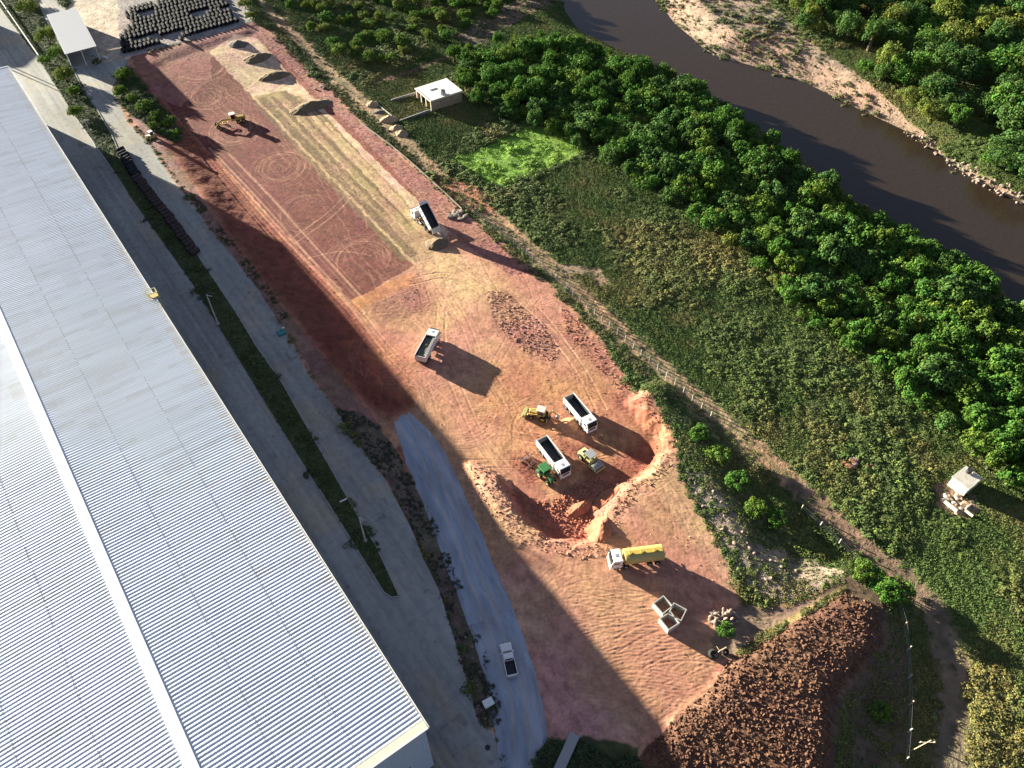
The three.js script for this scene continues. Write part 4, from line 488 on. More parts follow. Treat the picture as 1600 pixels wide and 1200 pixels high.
{ // soil compactor
  const x0 = P(921, 722, -2.4), o = thing('soil_compactor', 'yellow-green soil compactor with dark drum next to the empty trucks', 'road roller', x0[0], level(...x0) + 0.03, x0[1], heading(P(912, 706, -1), P(932, 730, -2)));
  part(o, 'bonnet', [prism([[-2.6, 0.75], [-0.6, 0.75], [-0.6, 1.75], [-1.2, 1.85], [-2.5, 1.5]], 1.7)], M.lime); part(o, 'bonnet_vent', [box(0.7, 0.03, 0.8, -1.5, 1.85, 0)], M.black);
  const cab = part(o, 'cab', [box(1.3, 0.6, 1.5, 0.1, 1.3, 0), ...[[0.7, 0.68], [0.7, -0.68], [-0.5, 0.68], [-0.5, -0.68]].map(([p, q]) => box(0.09, 1.3, 0.09, p, 2.2, q))], M.lime); part(cab, 'canopy', [rbox(1.8, 0.13, 1.8, 0.1, 2.9, 0, 0.05)], M.grey); part(cab, 'seat', [rbox(0.5, 0.6, 0.5, -0.1, 1.8, 0, 0.1)], M.black);
  part(o, 'drum_frame', [box(2.2, 0.36, 0.16, 2.0, 0.85, 1.12), box(2.2, 0.36, 0.16, 2.0, 0.85, -1.12), box(0.2, 0.4, 2.4, 0.95, 0.85, 0), box(0.2, 0.36, 2.4, 3.05, 0.85, 0)], M.lime);
  const drum = part(o, 'drum', [cyl(0.75, 2.05, 2.0, 0.75, 0, 'z', 28)], M.steel); const pads = []; for (let i = 0; i < 16; i++) for (let k = 0; k < 6; k++) pads.push(box(0.1, 0.14, 0.16, 0, 0.78, (k - 2.5) * 0.33).rotateZ((i + (k % 2) * 0.5) / 16 * Math.PI * 2).translate(2.0, 0.75, 0)); part(drum, 'foot_pads', pads, M.steel);
  for (const s of [-1, 1]) wheel(o, -1.6, s * 0.85, 0.75, 0.55, M.lime);
}
{ // tractor and the disc harrow hitched to it
  const x0 = P(852, 745, -2.4), o = thing('farm_tractor', 'green farm tractor with green cab roof beside white dump truck', 'tractor', x0[0], level(...x0) + 0.03, x0[1], heading(P(842, 730, -2), P(862, 752, -2)));
  part(o, 'bonnet', [prism([[0.3, 0.95], [2.2, 0.95], [2.25, 1.45], [2.0, 1.65], [0.3, 1.75]], 0.85)], M.green); part(o, 'frame', [box(3.4, 0.4, 0.5, 0.5, 0.8, 0)], M.chassis); part(o, 'exhaust', [cyl(0.05, 1.0, 1.3, 2.1, 0.3, 'y', 8)], M.black);
  const cab = part(o, 'cab', [...[[0.3, 0.68], [0.3, -0.68], [-1.15, 0.68], [-1.15, -0.68]].map(([p, q]) => box(0.08, 1.4, 0.08, p, 2.0, q)), box(1.5, 0.5, 1.0, -0.4, 1.2, 0)], M.green); part(cab, 'roof', [rbox(1.95, 0.2, 1.8, -0.4, 2.76, 0, 0.09)], mat(0.05, 0.2, 0.06, 0.4)); part(cab, 'window', [box(1.4, 1.2, 1.3, -0.42, 2.05, 0)], M.glass);
  for (const s of [-1, 1]) { wheel(o, -0.7, s * 0.95, 0.85, 0.52, M.lime); wheel(o, 1.7, s * 0.8, 0.55, 0.36, M.lime); part(o, 'mudguard', [prism([[-1.6, 1.3], [-1.4, 1.75], [-0.7, 1.9], [0.1, 1.7], [0.1, 1.6], [-0.7, 1.78], [-1.3, 1.65], [-1.45, 1.3]], 0.55).translate(0, 0, s * 0.95)], M.green); }
  const h0 = P(826, 722, -2.4), h = thing('disc_harrow', 'rusty red disc harrow behind the green tractor', 'harrow', h0[0], level(...h0) + 0.05, h0[1], o.rotation.y + 0.1);
  part(h, 'frame', [box(3.4, 0.14, 0.14, 0, 0.8, 0.7), box(3.4, 0.14, 0.14, 0, 0.8, -0.7), box(0.14, 0.14, 2.6, 1.3, 0.8, 0), box(0.14, 0.14, 2.6, -1.2, 0.8, 0), bar([1.6, 0.8, 0.7], [3.4, 0.6, 0], 0.14), bar([1.6, 0.8, -0.7], [3.4, 0.6, 0], 0.14)], M.rust);
  for (const [q, tilt] of [[1.0, 0.25], [-1.0, -0.25]]) for (let k = 0; k < 8; k++) part(h, 'disc', [cyl(0.38, 0.04, 0, 0, 0, 'z', 14).rotateY(tilt).translate(q + (k - 3.5) * 0.07 * Math.sign(tilt), 0.36, (k - 3.5) * 0.34)], M.steel); for (const q of [1.0, -1.0]) part(h, 'axle', [bar([q - 0.25 * Math.sign(q), 0.36, -1.3], [q + 0.25 * Math.sign(q), 0.36, 1.3], 0.07)], M.rust);
}
{ // motor grader
  const x0 = P(362, 193, -2.3), o = thing('motor_grader', 'yellow motor grader on the red levelled pad', 'grader', x0[0], level(...x0) + 0.03, x0[1], heading(P(384, 186, -2), P(338, 198, -2)));
  part(o, 'bonnet', [prism([[-4.2, 0.9], [-1.6, 0.9], [-1.6, 2.0], [-3.9, 1.85], [-4.2, 1.6]], 1.1)], M.yellow); const cab = part(o, 'cab', [box(1.5, 0.6, 1.5, -0.8, 1.5, 0), ...[[-0.1, 0.7], [-0.1, -0.7], [-1.5, 0.7], [-1.5, -0.7]].map(([p, q]) => box(0.1, 1.4, 0.1, p, 2.4, q))], M.yellow); part(cab, 'roof', [rbox(1.8, 0.14, 1.7, -0.8, 3.15, 0, 0.06)], M.offwhite); part(cab, 'window', [box(1.35, 1.2, 1.35, -0.8, 2.4, 0)], M.glass);
  part(o, 'main_frame', [bar([-0.2, 1.6, 0], [2.6, 1.9, 0], 0.34, 0.4), bar([2.6, 1.9, 0], [4.2, 1.2, 0], 0.32, 0.36), box(0.3, 0.3, 2.0, 4.1, 0.75, 0)], M.yellow); part(o, 'blade', [box(0.1, 0.62, 3.9, 0, 0.4, 0).rotateY(0.55).translate(1.7, 0, 0)], M.steel); part(o, 'blade_circle', [new THREE.TorusGeometry(0.75, 0.1, 6, 20).rotateX(Math.PI / 2).translate(1.7, 0.95, 0)], M.yellow); part(o, 'drawbar', [bar([1.7, 0.95, 0.6], [4.0, 0.9, 0], 0.14), bar([1.7, 0.95, -0.6], [4.0, 0.9, 0], 0.14)], M.yellow);
  for (const s of [-1, 1]) { wheel(o, 4.1, s * 1.0, 0.65, 0.4, M.yellow); wheel(o, -1.9, s * 1.0, 0.65, 0.42, M.yellow); wheel(o, -3.4, s * 1.0, 0.65, 0.42, M.yellow); }
}
{ // compact machine on the shoulder
  const x0 = P(238, 216), o = thing('compact_loader', 'small white and yellow loader parked on the shoulder below the trees', 'loader', x0[0], level(...x0) + 0.03, x0[1], heading(P(246, 214), P(230, 204)));
  part(o, 'body', [rbox(1.6, 0.8, 1.3, -0.4, 0.95, 0, 0.1)], M.yellow); const cab = part(o, 'cab', [...[[0.4, 0.5], [0.4, -0.5], [-0.6, 0.5], [-0.6, -0.5]].map(([p, q]) => box(0.08, 0.9, 0.08, p, 1.75, q)), rbox(1.25, 0.12, 1.2, -0.1, 2.2, 0, 0.05)], M.white); part(cab, 'window', [box(0.9, 0.8, 0.95, -0.1, 1.72, 0)], M.glass);
  for (const s of [-1, 1]) { wheel(o, 0.6, s * 0.75, 0.42, 0.3); wheel(o, -0.8, s * 0.75, 0.42, 0.3); part(o, 'lift_arm', [bar([-1.1, 1.6, s * 0.72], [1.5, 0.6, s * 0.72], 0.12, 0.2)], M.white); } part(o, 'bucket', [box(0.06, 0.5, 1.8, 1.5, 0.4, 0), box(0.7, 0.06, 1.8, 1.85, 0.17, 0), box(0.6, 0.4, 0.05, 1.75, 0.36, 0.88), box(0.6, 0.4, 0.05, 1.75, 0.36, -0.88)], M.white);
}

// ---------------------------------------------------------------- loose things on the site
[['concrete box culvert section lying nearest the yellow tanker', 1034, 951, 0.62], ['concrete box culvert section on the right of the three', 1056, 962, -0.55], ['concrete box culvert section at the front of the three', 1044, 976, 0.55]].forEach(([label, u, v, a]) => {
  const [x, z] = P(u, v), o = thing('box_culvert', label, 'culvert', x, level(x, z) + 0.02, z, a, 'concrete box culvert sections'), H = 1.5, W = 2.35, t = 0.17;
  part(o, 'wall', [box(W, H, t, 0, H / 2, W / 2 - t / 2)], M.concrete); part(o, 'wall', [box(W, H, t, 0, H / 2, -W / 2 + t / 2)], M.concrete); part(o, 'wall', [box(t, H, W - 2 * t, W / 2 - t / 2, H / 2, 0)], M.concrete); part(o, 'wall', [box(t, H, W - 2 * t, -W / 2 + t / 2, H / 2, 0)], M.concrete);
});
const rockGeo = [1, 2, 3, 4].map((q) => { const g = new THREE.IcosahedronGeometry(0.5, 1), p = g.attributes.position; for (let i = 0; i < p.count; i++) { const x = p.getX(i), y = p.getY(i), z = p.getZ(i), k = 0.7 + 0.6 * noise(x * 2.2 + q * 9, y * 2.2 + z * 1.7); p.setXYZ(i, x * k * 1.25, y * k * 0.8, z * k); } g.computeVertexNormals(); return g; });
for (let i = 0; i < 64; i++) { const [x, z] = P(1130 + rr(-20, 22) * (i < 24 ? 0.8 : 1), 966 + rr(-13, 12), 0.3), m = lit(new THREE.Mesh(rockGeo[i % 4], M.stone)); m.name = numbered('stone'); const k = rr(0.4, 0.95); m.scale.setScalar(k); m.position.set(x, level(x, z) + 0.3 * k + (i % 5 === 0 ? 0.5 : 0), z); m.rotation.set(rr(0, 3), rr(0, 6), rr(0, 3)); scene.add(m); tag(m, 'pale broken stone in the heap beyond the culvert sections', 'stone', 'heap of pale stones'); }
[['old black tyre beside a forked branch below the stone heap', 1113, 1023], ['smaller black tyre right of the forked branch', 1132, 1020]].forEach(([label, u, v], i) => { const [x, z] = P(u, v), o = thing('old_tyre', label, 'tyre', x, level(x, z) + 0.2, z, i, 'dumped black tyres'); o.rotation.x = 0.25; o.scale.setScalar(0.75); part(o, 'carcass', [new THREE.TorusGeometry(i ? 0.5 : 0.75, i ? 0.22 : 0.3, 8, 18).rotateX(Math.PI / 2).translate(0, 0.15, 0)], M.rubber); part(o, 'carcass', [new THREE.TorusGeometry(i ? 0.48 : 0.7, i ? 0.2 : 0.28, 8, 18).rotateX(Math.PI / 2).translate(0.12, 0.55, 0.1)], M.rubber); });
{ const [x, z] = P(1123, 1020), o = one('forked_branch', [bar([-0.9, 0.5, 0.7], [0, 0.7, 0], 0.12), bar([0, 0.7, 0], [1.1, 0.9, -0.5], 0.12), bar([0, 0.7, 0], [-0.4, 0.8, -0.7], 0.09)], M.wood, 'pale forked branch between two black tyres', 'branch'); o.position.set(x, level(x, z) + 0.1, z); }
function heap(name, u, v, rx0, rz0, h, m, label, category, group, lv = -2.4, turn = 0) {
  const [x, z] = P(u, v, lv), g = new THREE.PlaneGeometry(2, 2, 30, 30).rotateX(-Math.PI / 2), p = g.attributes.position, ca = Math.cos(turn), sa = Math.sin(turn), sd = rr(0, 99);
  for (let i = 0; i < p.count; i++) { const a = p.getX(i), b = p.getZ(i), r = Math.hypot(a, b) * (0.86 + 0.34 * noise(Math.atan2(b, a) * 1.6 + sd, sd)), X = (a * ca * rx0 + b * sa * rz0), Z = (-a * sa * rx0 + b * ca * rz0), y = h * Math.pow(clamp(1 - r), 0.85) * (0.8 + 0.5 * (fbm(a * 3 + sd, b * 3, 3) - 0.3)) - (r > 1 ? 0.3 : 0.02); p.setXYZ(i, X, level(x + X, z + Z) + y + (fbm(a * 9 + sd, b * 9, 2) - 0.5) * 0.16 * h * step(1.05, 0.9, r), Z); }
  g.computeVertexNormals(); const o = one(name, [g], m, label, category, group); o.position.set(x, 0, z); return o;
}
const soilMat = (r, g, b) => { const n = 128, a = new Uint8Array(n * n * 4); for (let j = 0; j < n; j++) for (let i = 0; i < n; i++) { const k = 0.65 + 0.7 * fbm(i * 0.13, j * 0.13, 4) + (hash(i, j) - 0.5) * 0.25, o = (j * n + i) * 4; a[o] = L2S[Math.round(clamp(r * k) * 4096)]; a[o + 1] = L2S[Math.round(clamp(g * k) * 4096)]; a[o + 2] = L2S[Math.round(clamp(b * k) * 4096)]; a[o + 3] = 255; } return new THREE.MeshStandardMaterial({ map: texture(a, n, n), roughness: 1, side: THREE.DoubleSide }); };
const darkSand = soilMat(0.17, 0.125, 0.07), greyGravel = soilMat(0.14, 0.12, 0.1), redSoil = soilMat(0.34, 0.13, 0.07), heapSand = soilMat(0.36, 0.26, 0.16), orangeSoil = soilMat(0.45, 0.22, 0.11);
heap('gravel_heap', 373, 73, 3.6, 2.8, 1.7, greyGravel, 'dark grey heap nearest the coil yard', 'heap', 'dark heaps on the pale sand', -1.5);
heap('gravel_heap', 402, 93, 5.0, 3.0, 1.7, darkSand, 'second dark heap from the coil yard on pale sand', 'heap', 'dark heaps on the pale sand', -1.8, 0.6);
heap('gravel_heap', 428, 119, 5.6, 3.0, 1.7, darkSand, 'third dark heap from the coil yard on pale sand', 'heap', 'dark heaps on the pale sand', -2.1, 0.6);
heap('gravel_heap', 485, 166, 7.0, 3.4, 1.8, darkSand, 'long dark heap at the top of the striped sand', 'heap', 'dark heaps on the pale sand', -2.3, 0.65);
heap('sand_heap', 683, 381, 3.2, 2.7, 1.5, darkSand, 'brown sand heap just tipped behind the raised dump truck', 'heap', null, -2.4);
heap('dirt_heap', 886, 666, 3.0, 2.2, 1.2, orangeSoil, 'orange dirt heap between the backhoe loader and a truck', 'heap', null, -2.4, 0.3);
heap('dirt_heap', 936, 836, 2.4, 3.2, 1.9, redSoil, 'steep red dirt heap at the foot of the pit edge', 'heap', null, -2.4, 0.3);
heap('dirt_heap', 905, 795, 3.2, 1.5, 1.0, redSoil, 'low ridge of red clods on the pit floor', 'heap', null, -2.4, 0.7);
heap('dirt_heap', 945, 780, 3.6, 1.4, 1.1, redSoil, 'second low ridge of red clods below the rim', 'heap', null, -2.4, 0.7);
{ const [x, z] = P(440, 521), o = thing('teal_tarpaulin', 'teal tarpaulin over rubble at the edge of the concrete road', 'tarpaulin', x, 0.02, z, 0.6); part(o, 'sheet', [rbox(1.8, 0.5, 1.5, 0, 0.25, 0, 0.2), rbox(1.0, 0.7, 0.9, 0.4, 0.3, -0.4, 0.3)], M.teal); part(o, 'stone', [rockGeo[0].clone().scale(0.5, 0.5, 0.5).translate(0.9, 0.3, -1.1)], M.white); }
{ const [x, z] = P(763, 1100), o = thing('white_crate', 'white crate among bushes at the end of the kerbed strip', 'crate', x, level(x, z), z, 0.5); part(o, 'body', [rbox(1.5, 0.6, 1.1, 0, 0.35, 0, 0.04)], M.offwhite); part(o, 'lid', [box(1.6, 0.07, 1.2, 0, 0.69, 0)], M.white); }
{ const [x, z] = P(728, 1170); const o = one('drain_cover', [cyl(0.4, 0.03, 0, 0, 0, 'y', 18), ...[-2, -1, 0, 1, 2].map((k) => box(0.5, 0.012, 0.05, 0, 0.02, k * 0.12))], M.black, 'round dark drain cover on the concrete in front of the warehouse', 'drain cover'); o.position.set(...(([a, b]) => [a, 0.025, b])(P(762, 1168))); }
{ const a = P(898, 1150, 0), b = P(862, 1230, 0), o = thing('concrete_beam', 'grey concrete beam lying in the grass at the bottom edge', 'beam', (a[0] + b[0]) / 2, level(...a) + 0.45, (a[1] + b[1]) / 2, heading(b, a)); const L = Math.hypot(a[0] - b[0], a[1] - b[1]); part(o, 'beam', [box(L, 0.12, 1.5, 0, 0.5, 0), box(L, 0.7, 0.3, 0, 0.1, 0)], mat(0.3, 0.3, 0.3, 0.9)); part(o, 'end_block', [box(0.5, 0.8, 1.2, L / 2 - 0.3, 0, 0)], M.concrete); }
const rubbleMat = soilMat(0.17, 0.145, 0.12);
// rubble beside the tipping truck
[['grey rubble heap between the raised truck and the fence', 716, 338, -2.6], ['small pale rubble heap beside the upper fence', 500, 134, -2]].forEach(([label, u, v, lv], q) => { const [x, z] = P(u, v, lv), o = thing('rubble_heap', label, 'rubble', x, level(x, z), z, 0, 'rubble heaps by the fence'); for (let i = 0; i < (q ? 6 : 14); i++) { const k = rr(0.6, 1.7) * (q ? 0.7 : 1); const m = part(o, 'chunk', [rockGeo[i % 4].clone().scale(k, k * 0.7, k).rotateY(rr(0, 6)).translate(rr(-2.4, 2.4) * (q ? 0.6 : 1), 0.25, rr(-1.6, 1.6))], i % 3 ? rubbleMat : M.stone); } });

// ---------------------------------------------------------------- house, its yard walls and sand heaps
{
  const LVL = -3.2, top = 0.3, A = P(673, 158, top), B = P(721.5, 142, top), C = P(650, 138, top), L = Math.hypot(B[0] - A[0], B[1] - A[1]), Wd = Math.hypot(C[0] - A[0], C[1] - A[1]), turn = heading(A, B), Ht = top - LVL;
  const o = thing('small_house', 'small flat-roofed house with unplastered brick walls', 'house', A[0], LVL - 0.1, A[1], turn); // x along the long wall, -z across the front
  part(o, 'roof_slab', [box(L + 0.5, 0.22, Wd + 0.5, L / 2, Ht, -Wd / 2)], mat(0.72, 0.69, 0.62, 0.8)); part(o, 'parapet', [box(L + 0.5, 0.2, 0.16, L / 2, Ht + 0.2, 0.16), box(0.16, 0.2, Wd + 0.2, -0.16, Ht + 0.2, -Wd / 2)], M.render);
  part(o, 'brick_wall', [box(L - 0.2, Ht, 0.2, L / 2, Ht / 2, -0.1)], M.brick); part(o, 'brick_wall', [box(0.2, Ht, Wd - 0.2, L - 0.1, Ht / 2, -Wd / 2)], M.brick); part(o, 'brick_wall', [box(L - 0.2, Ht, 0.2, L / 2, Ht / 2, -Wd + 0.1)], M.brick);
  part(o, 'front_wall', [box(0.2, Ht, Wd * 0.28, 2.2, Ht / 2, -Wd * 0.14), box(0.2, Ht, Wd * 0.3, 2.2, Ht / 2, -Wd * 0.62), box(0.2, Ht, Wd * 0.1, 2.2, Ht / 2, -Wd * 0.94), box(0.2, 0.7, Wd, 2.2, Ht - 0.4, -Wd / 2)], M.render); for (const k of [0.03, 0.36, 0.68, 0.97]) part(o, 'porch_column', [box(0.28, Ht, 0.28, 0.16, Ht / 2, -Wd * k)], M.render);
  for (const [x, y] of [[L * 0.66, 2.4], [L * 0.3, 2.4]]) { const wn = part(o, 'window', [box(0.5, 0.5, 0.06, x, y, 0.02)], M.dark); part(wn, 'frame', [box(0.6, 0.06, 0.1, x, y + 0.28, 0.02), box(0.6, 0.06, 0.1, x, y - 0.28, 0.02)], M.render); }
  part(o, 'door', [box(0.08, 2.1, 0.9, 2.16, 1.05, -Wd * 0.38)], M.wood); part(o, 'step', [box(1.2, 0.25, 3, -0.8, 0.12, -Wd * 0.4)], M.concrete); part(o, 'concrete_band', [box(L, 0.12, 0.05, L / 2, 0.06, 0.03), box(L, 0.16, 0.05, L / 2, Ht * 0.62, 0.03)], M.concrete);
  const tk = thing('water_tank', 'black water tank standing on the flat house roof', 'water tank', ...(([x, z]) => [x, LVL + Ht + 0.02, z])(P(692, 147, top)), turn); part(tk, 'drum', [cyl(0.85, 1.2, 0, 0.6, 0, 'y', 18, 0.78)], M.grey); part(tk, 'lid', [cyl(0.62, 0.14, 0, 1.26, 0, 'y', 16, 0.5)], M.black); part(tk, 'pipe', [bar([0.8, 0.2, 0], [1.6, 0.05, 0.6], 0.08)], M.white);
  const slot = one('roof_beam', [box(2.4, 0.14, 0.35)], M.grey, 'grey beam lying on the white house roof', 'beam'); { const q = P(677, 139.5, top); slot.position.set(q[0], LVL + Ht + 0.1, q[1]); slot.rotation.y = turn; }
  const wall = (a, b, m, label, h = 1.1) => { const p = P(...a, LVL), q = P(...b, LVL), len = Math.hypot(q[0] - p[0], q[1] - p[1]), g = thing('yard_wall', label, 'wall', p[0], LVL - 0.15, p[1], heading(p, q), 'walls round the house yard'); part(g, 'masonry', [box(len, h, 0.16, len / 2, h / 2, 0)], m); part(g, 'coping', [box(len, 0.08, 0.24, len / 2, h + 0.04, 0)], M.concrete); };
  wall([671, 176], [624, 193], M.grey, 'low grey yard wall running from the near house corner'); wall([652, 148], [612, 160], M.grey, 'low grey yard wall running from the far house corner'); wall([592, 168], [613, 185], M.render, 'short pale wall across the front of the house yard', 1.0);
  heap('sand_heap', 583, 166, 2.2, 1.9, 1.3, heapSand, 'tan sand heap at the left end of the short yard wall', 'heap', 'heaps before the house', LVL); heap('sand_heap', 608, 190, 3.0, 2.2, 1.6, heapSand, 'large grey-tan heap at the right end of the yard wall', 'heap', 'heaps before the house', LVL); heap('sand_heap', 620, 204, 2.2, 1.9, 1.3, heapSand, 'middle heap of the three below the yard wall', 'heap', 'heaps before the house', LVL); heap('sand_heap', 629, 212, 2.2, 2.0, 1.4, heapSand, 'lowest of the three heaps below the yard wall', 'heap', 'heaps before the house', LVL); heap('dirt_heap', 592, 178, 2.0, 1.6, 0.6, greyGravel, 'dark low heap inside the angle of the yard wall', 'heap', 'heaps before the house', LVL);
}
{ // ruined hut among the scrub
  const LVL = -3.3, A = P(1500, 775, LVL), o = thing('ruined_hut', 'ruined pale hut with rubble in the scrub on the right', 'ruin', A[0], level(...A), A[1], 0.6);
  part(o, 'roof_slab', [box(4.6, 0.2, 3.6, 1.6, 2.5, -1.2).rotateZ(-0.06)], M.render); part(o, 'wall', [box(4.2, 2.5, 0.2, 1.6, 1.25, 0.4)], M.render); part(o, 'wall', [box(0.2, 2.5, 3.2, 3.6, 1.25, -1.2)], M.render); part(o, 'wall', [box(0.2, 2.2, 3.2, -0.4, 1.1, -1.2)], M.render); part(o, 'water_drum', [cyl(0.5, 0.8, 2.8, 3.0, -1.8, 'y', 12)], M.black); part(o, 'broken_wall', [box(0.25, 1.0, 2.6, -4.6, 0.5, 0.6), box(1.6, 0.7, 0.25, -1.8, 0.35, 2.4)], M.render); part(o, 'broken_wall', [box(0.25, 0.9, 1.6, -3.2, 0.45, 3.4)], M.render);
  for (let i = 0; i < 24; i++) { const k = rr(0.4, 1.0); part(o, 'chunk', [rockGeo[i % 4].clone().scale(k, k * 0.6, k).rotateY(rr(0, 6)).translate(rr(-4.6, -0.8), 0.2, rr(-1.4, 2.6))], i % 3 ? M.brick : M.render); }
}
[['orange brick rubble patch in the scrub, the larger one', 1326, 728, 1.7], ['orange brick rubble patch in the scrub, the smaller one', 1358, 735, 1.0]].forEach(([label, u, v, k0]) => { const [x, z] = P(u, v, -3.3), o = thing('brick_rubble', label, 'rubble', x, level(x, z) + 0.1, z, 0, 'brick rubble in the scrub'); for (let i = 0; i < 10; i++) { const k = rr(0.5, 1.1) * k0 * 0.7; part(o, 'chunk', [rockGeo[i % 4].clone().scale(k, k * 0.7, k).translate(rr(-1, 1) * k0, 0.3, rr(-0.7, 0.7) * k0)], i % 3 ? redSoil : M.stone); } });

// ---------------------------------------------------------------- fence along the track, low concrete wall
function fence(list, label, gap = 2.6, lv = -2.7) { const cv = new THREE.CatmullRomCurve3(poly(list, lv).map(([x, z]) => new THREE.Vector3(x, 0, z))), n = Math.floor(cv.getLength() / gap), p0 = cv.getPointAt(0), o = thing('wire_fence', label, 'fence', p0.x, 0, p0.z), pts = []; for (let i = 0; i <= n; i++) { const p = cv.getPointAt(i / n), y = level(p.x, p.z), lean = rr(-0.08, 0.08); pts.push([p.x - p0.x, y, p.z - p0.z]); part(o, 'post', [box(0.16, 2.0, 0.16, 0, 0.9, 0).rotateX(lean).rotateZ(rr(-0.08, 0.08)).translate(p.x - p0.x, y, p.z - p0.z)], i % 3 ? M.concrete : M.wood); }
  for (const h of [0.5, 1.0, 1.6]) part(o, 'wire', pts.slice(1).map((q, i) => bar([pts[i][0], pts[i][1] + h, pts[i][2]], [q[0], q[1] + h, q[2]], 0.025)), M.steel); }
fence([[722, 322], [790, 372], [860, 432], [930, 494], [1000, 555], [1060, 608], [1110, 652]], 'post and wire fence between the orange dirt and the track');
fence([[1250, 800], [1310, 855], [1360, 905], [1400, 950], [1412, 1020], [1418, 1100], [1412, 1190]], 'leaning post and wire fence below the brown soil mound', 4.2, -3);
{ const list = poly([[562, 192], [620, 236], [690, 298], [722, 328]], -2.5), o = thing('low_concrete_wall', 'low pale concrete wall along the red strip above the fence', 'wall', list[0][0], 0, list[0][1]); const cv = new THREE.CatmullRomCurve3(list.map(([x, z]) => new THREE.Vector3(x, 0, z))), n = Math.floor(cv.getLength() / 2.4); for (let i = 0; i < n; i++) { const a = cv.getPointAt(i / n), b = cv.getPointAt((i + 0.985) / n), y = level(a.x, a.z); part(o, 'panel', [bar([a.x - list[0][0], y + 0.25, a.z - list[0][1]], [b.x - list[0][0], y + 0.25, b.z - list[0][1]], 0.2, 0.62)], rubbleMat); } }
{ const [x, z] = P(1420, 1176, -3.2), o = thing('bare_pole', 'thin pale leaning pole beside the lower track', 'pole', x, level(x, z), z); part(o, 'shaft', [bar([0, 0, 0], [0.3, 6.5, 0.4], 0.1)], M.wood); part(o, 'crossarm', [bar([-0.9, 5.2, 0.3], [1.3, 5.5, 0.4], 0.08)], M.wood); part(o, 'insulator', [cyl(0.08, 0.2, -0.7, 5.4, 0.3, 'y', 8), cyl(0.08, 0.2, 1.1, 5.6, 0.4, 'y', 8)], M.white); }

// ---------------------------------------------------------------- vegetation
function leafSet() { const pos = [], nor = [], col = [], idx = []; return { pos, nor, col,
  leaf(p, n, size, tint, slim = 1) { // a folded leaf spray of two triangles each side of its rib
    const t = new THREE.Vector3(rr(-1, 1), rr(-1, 1), rr(-1, 1)).cross(n).normalize(), b = n.clone().cross(t), w = size * rr(0.35, 0.6) * slim, A = p.clone().addScaledVector(t, -size * 0.6), B = p.clone().addScaledVector(t, size * 0.6), C = p.clone().addScaledVector(b, w).addScaledVector(n, -size * 0.16), D = p.clone().addScaledVector(b, -w).addScaledVector(n, -size * 0.16);
    for (const q of [A, B, C, B, A, D]) { pos.push(q.x, q.y, q.z); nor.push(n.x, n.y, n.z); col.push(tint[0], tint[1], tint[2]); } },
  build() { const g = new THREE.BufferGeometry(); g.setAttribute('position', new THREE.Float32BufferAttribute(pos, 3)); g.setAttribute('color', new THREE.Float32BufferAttribute(col, 3)); g.computeVertexNormals(); return g; } }; }
const tintOf = () => { const k = rr(0.68, 1.3), y = rr(-0.16, 0.18); return [k * (1 + y), k, k * (1 - y)]; };
function crown(R, H, puffs, leaves, size, spread = 1) { // crown of clumps of leaf sprays spread over a dome, with gaps between
  const L = leafSet(), v = new THREE.Vector3();
  for (let k = 0; k < puffs; k++) {
    const a = rr(0, 6.283), e = Math.asin(Math.pow(rnd(), 0.8)) - 0.25, rad = rr(0.5, 0.92), c = new THREE.Vector3(Math.cos(a) * Math.cos(e) * R * rad * spread, H * 0.42 + Math.sin(e) * H * 0.5 * rad, Math.sin(a) * Math.cos(e) * R * rad * spread), pr = R * rr(0.16, 0.31), tk = tintOf();
    for (let i = 0; i < leaves; i++) { const q = rr(0, 6.283), w = rr(-0.55, 1), h = Math.sqrt(1 - w * w), n = new THREE.Vector3(Math.cos(q) * h, w, Math.sin(q) * h); v.copy(c).addScaledVector(n, pr * rr(0.72, 1.08)); n.x += rr(-0.55, 0.55); n.y += rr(-0.3, 0.6); n.z += rr(-0.55, 0.55); n.normalize(); const t = tintOf(); L.leaf(v, n, size * rr(0.7, 1.35), [t[0] * tk[0], t[1] * tk[1], t[2] * tk[2]]); }
  }
  return L.build();
}
function trunkGeo(H, r) { const gs = [new THREE.CylinderGeometry(r * 0.5, r, H * 0.62, 8).translate(0, H * 0.31, 0)]; for (let k = 0; k < 5; k++) { const a = k * 1.26 + rr(-0.3, 0.3), y = H * rr(0.35, 0.55); gs.push(bar([0, y, 0], [Math.cos(a) * H * 0.28, y + H * 0.26, Math.sin(a) * H * 0.28], r * 0.45)); } return join(gs); }
const leafMat = (r, g, b) => new THREE.MeshPhysicalMaterial({ color: new THREE.Color().setRGB(r, g, b), vertexColors: true, roughness: 0.95, specularIntensity: 0.25, side: THREE.DoubleSide, transmission: 0.2, thickness: 0 });
const GREENS = [leafMat(0.068, 0.155, 0.022), leafMat(0.062, 0.13, 0.028), leafMat(0.098, 0.17, 0.024), leafMat(0.13, 0.17, 0.03), leafMat(0.12, 0.12, 0.04)];
const bark = mat(0.11, 0.085, 0.06, 0.95);
const crowns = [...Array(7)].map((_, i) => crown(1, 1.3, 46 + (i % 3) * 6, 36, 0.1));
const bigCrowns = [...Array(4)].map(() => crown(1, 1.3, 60, 44, 0.075));
const trunks = [trunkGeo(1, 0.05), trunkGeo(1, 0.06)];
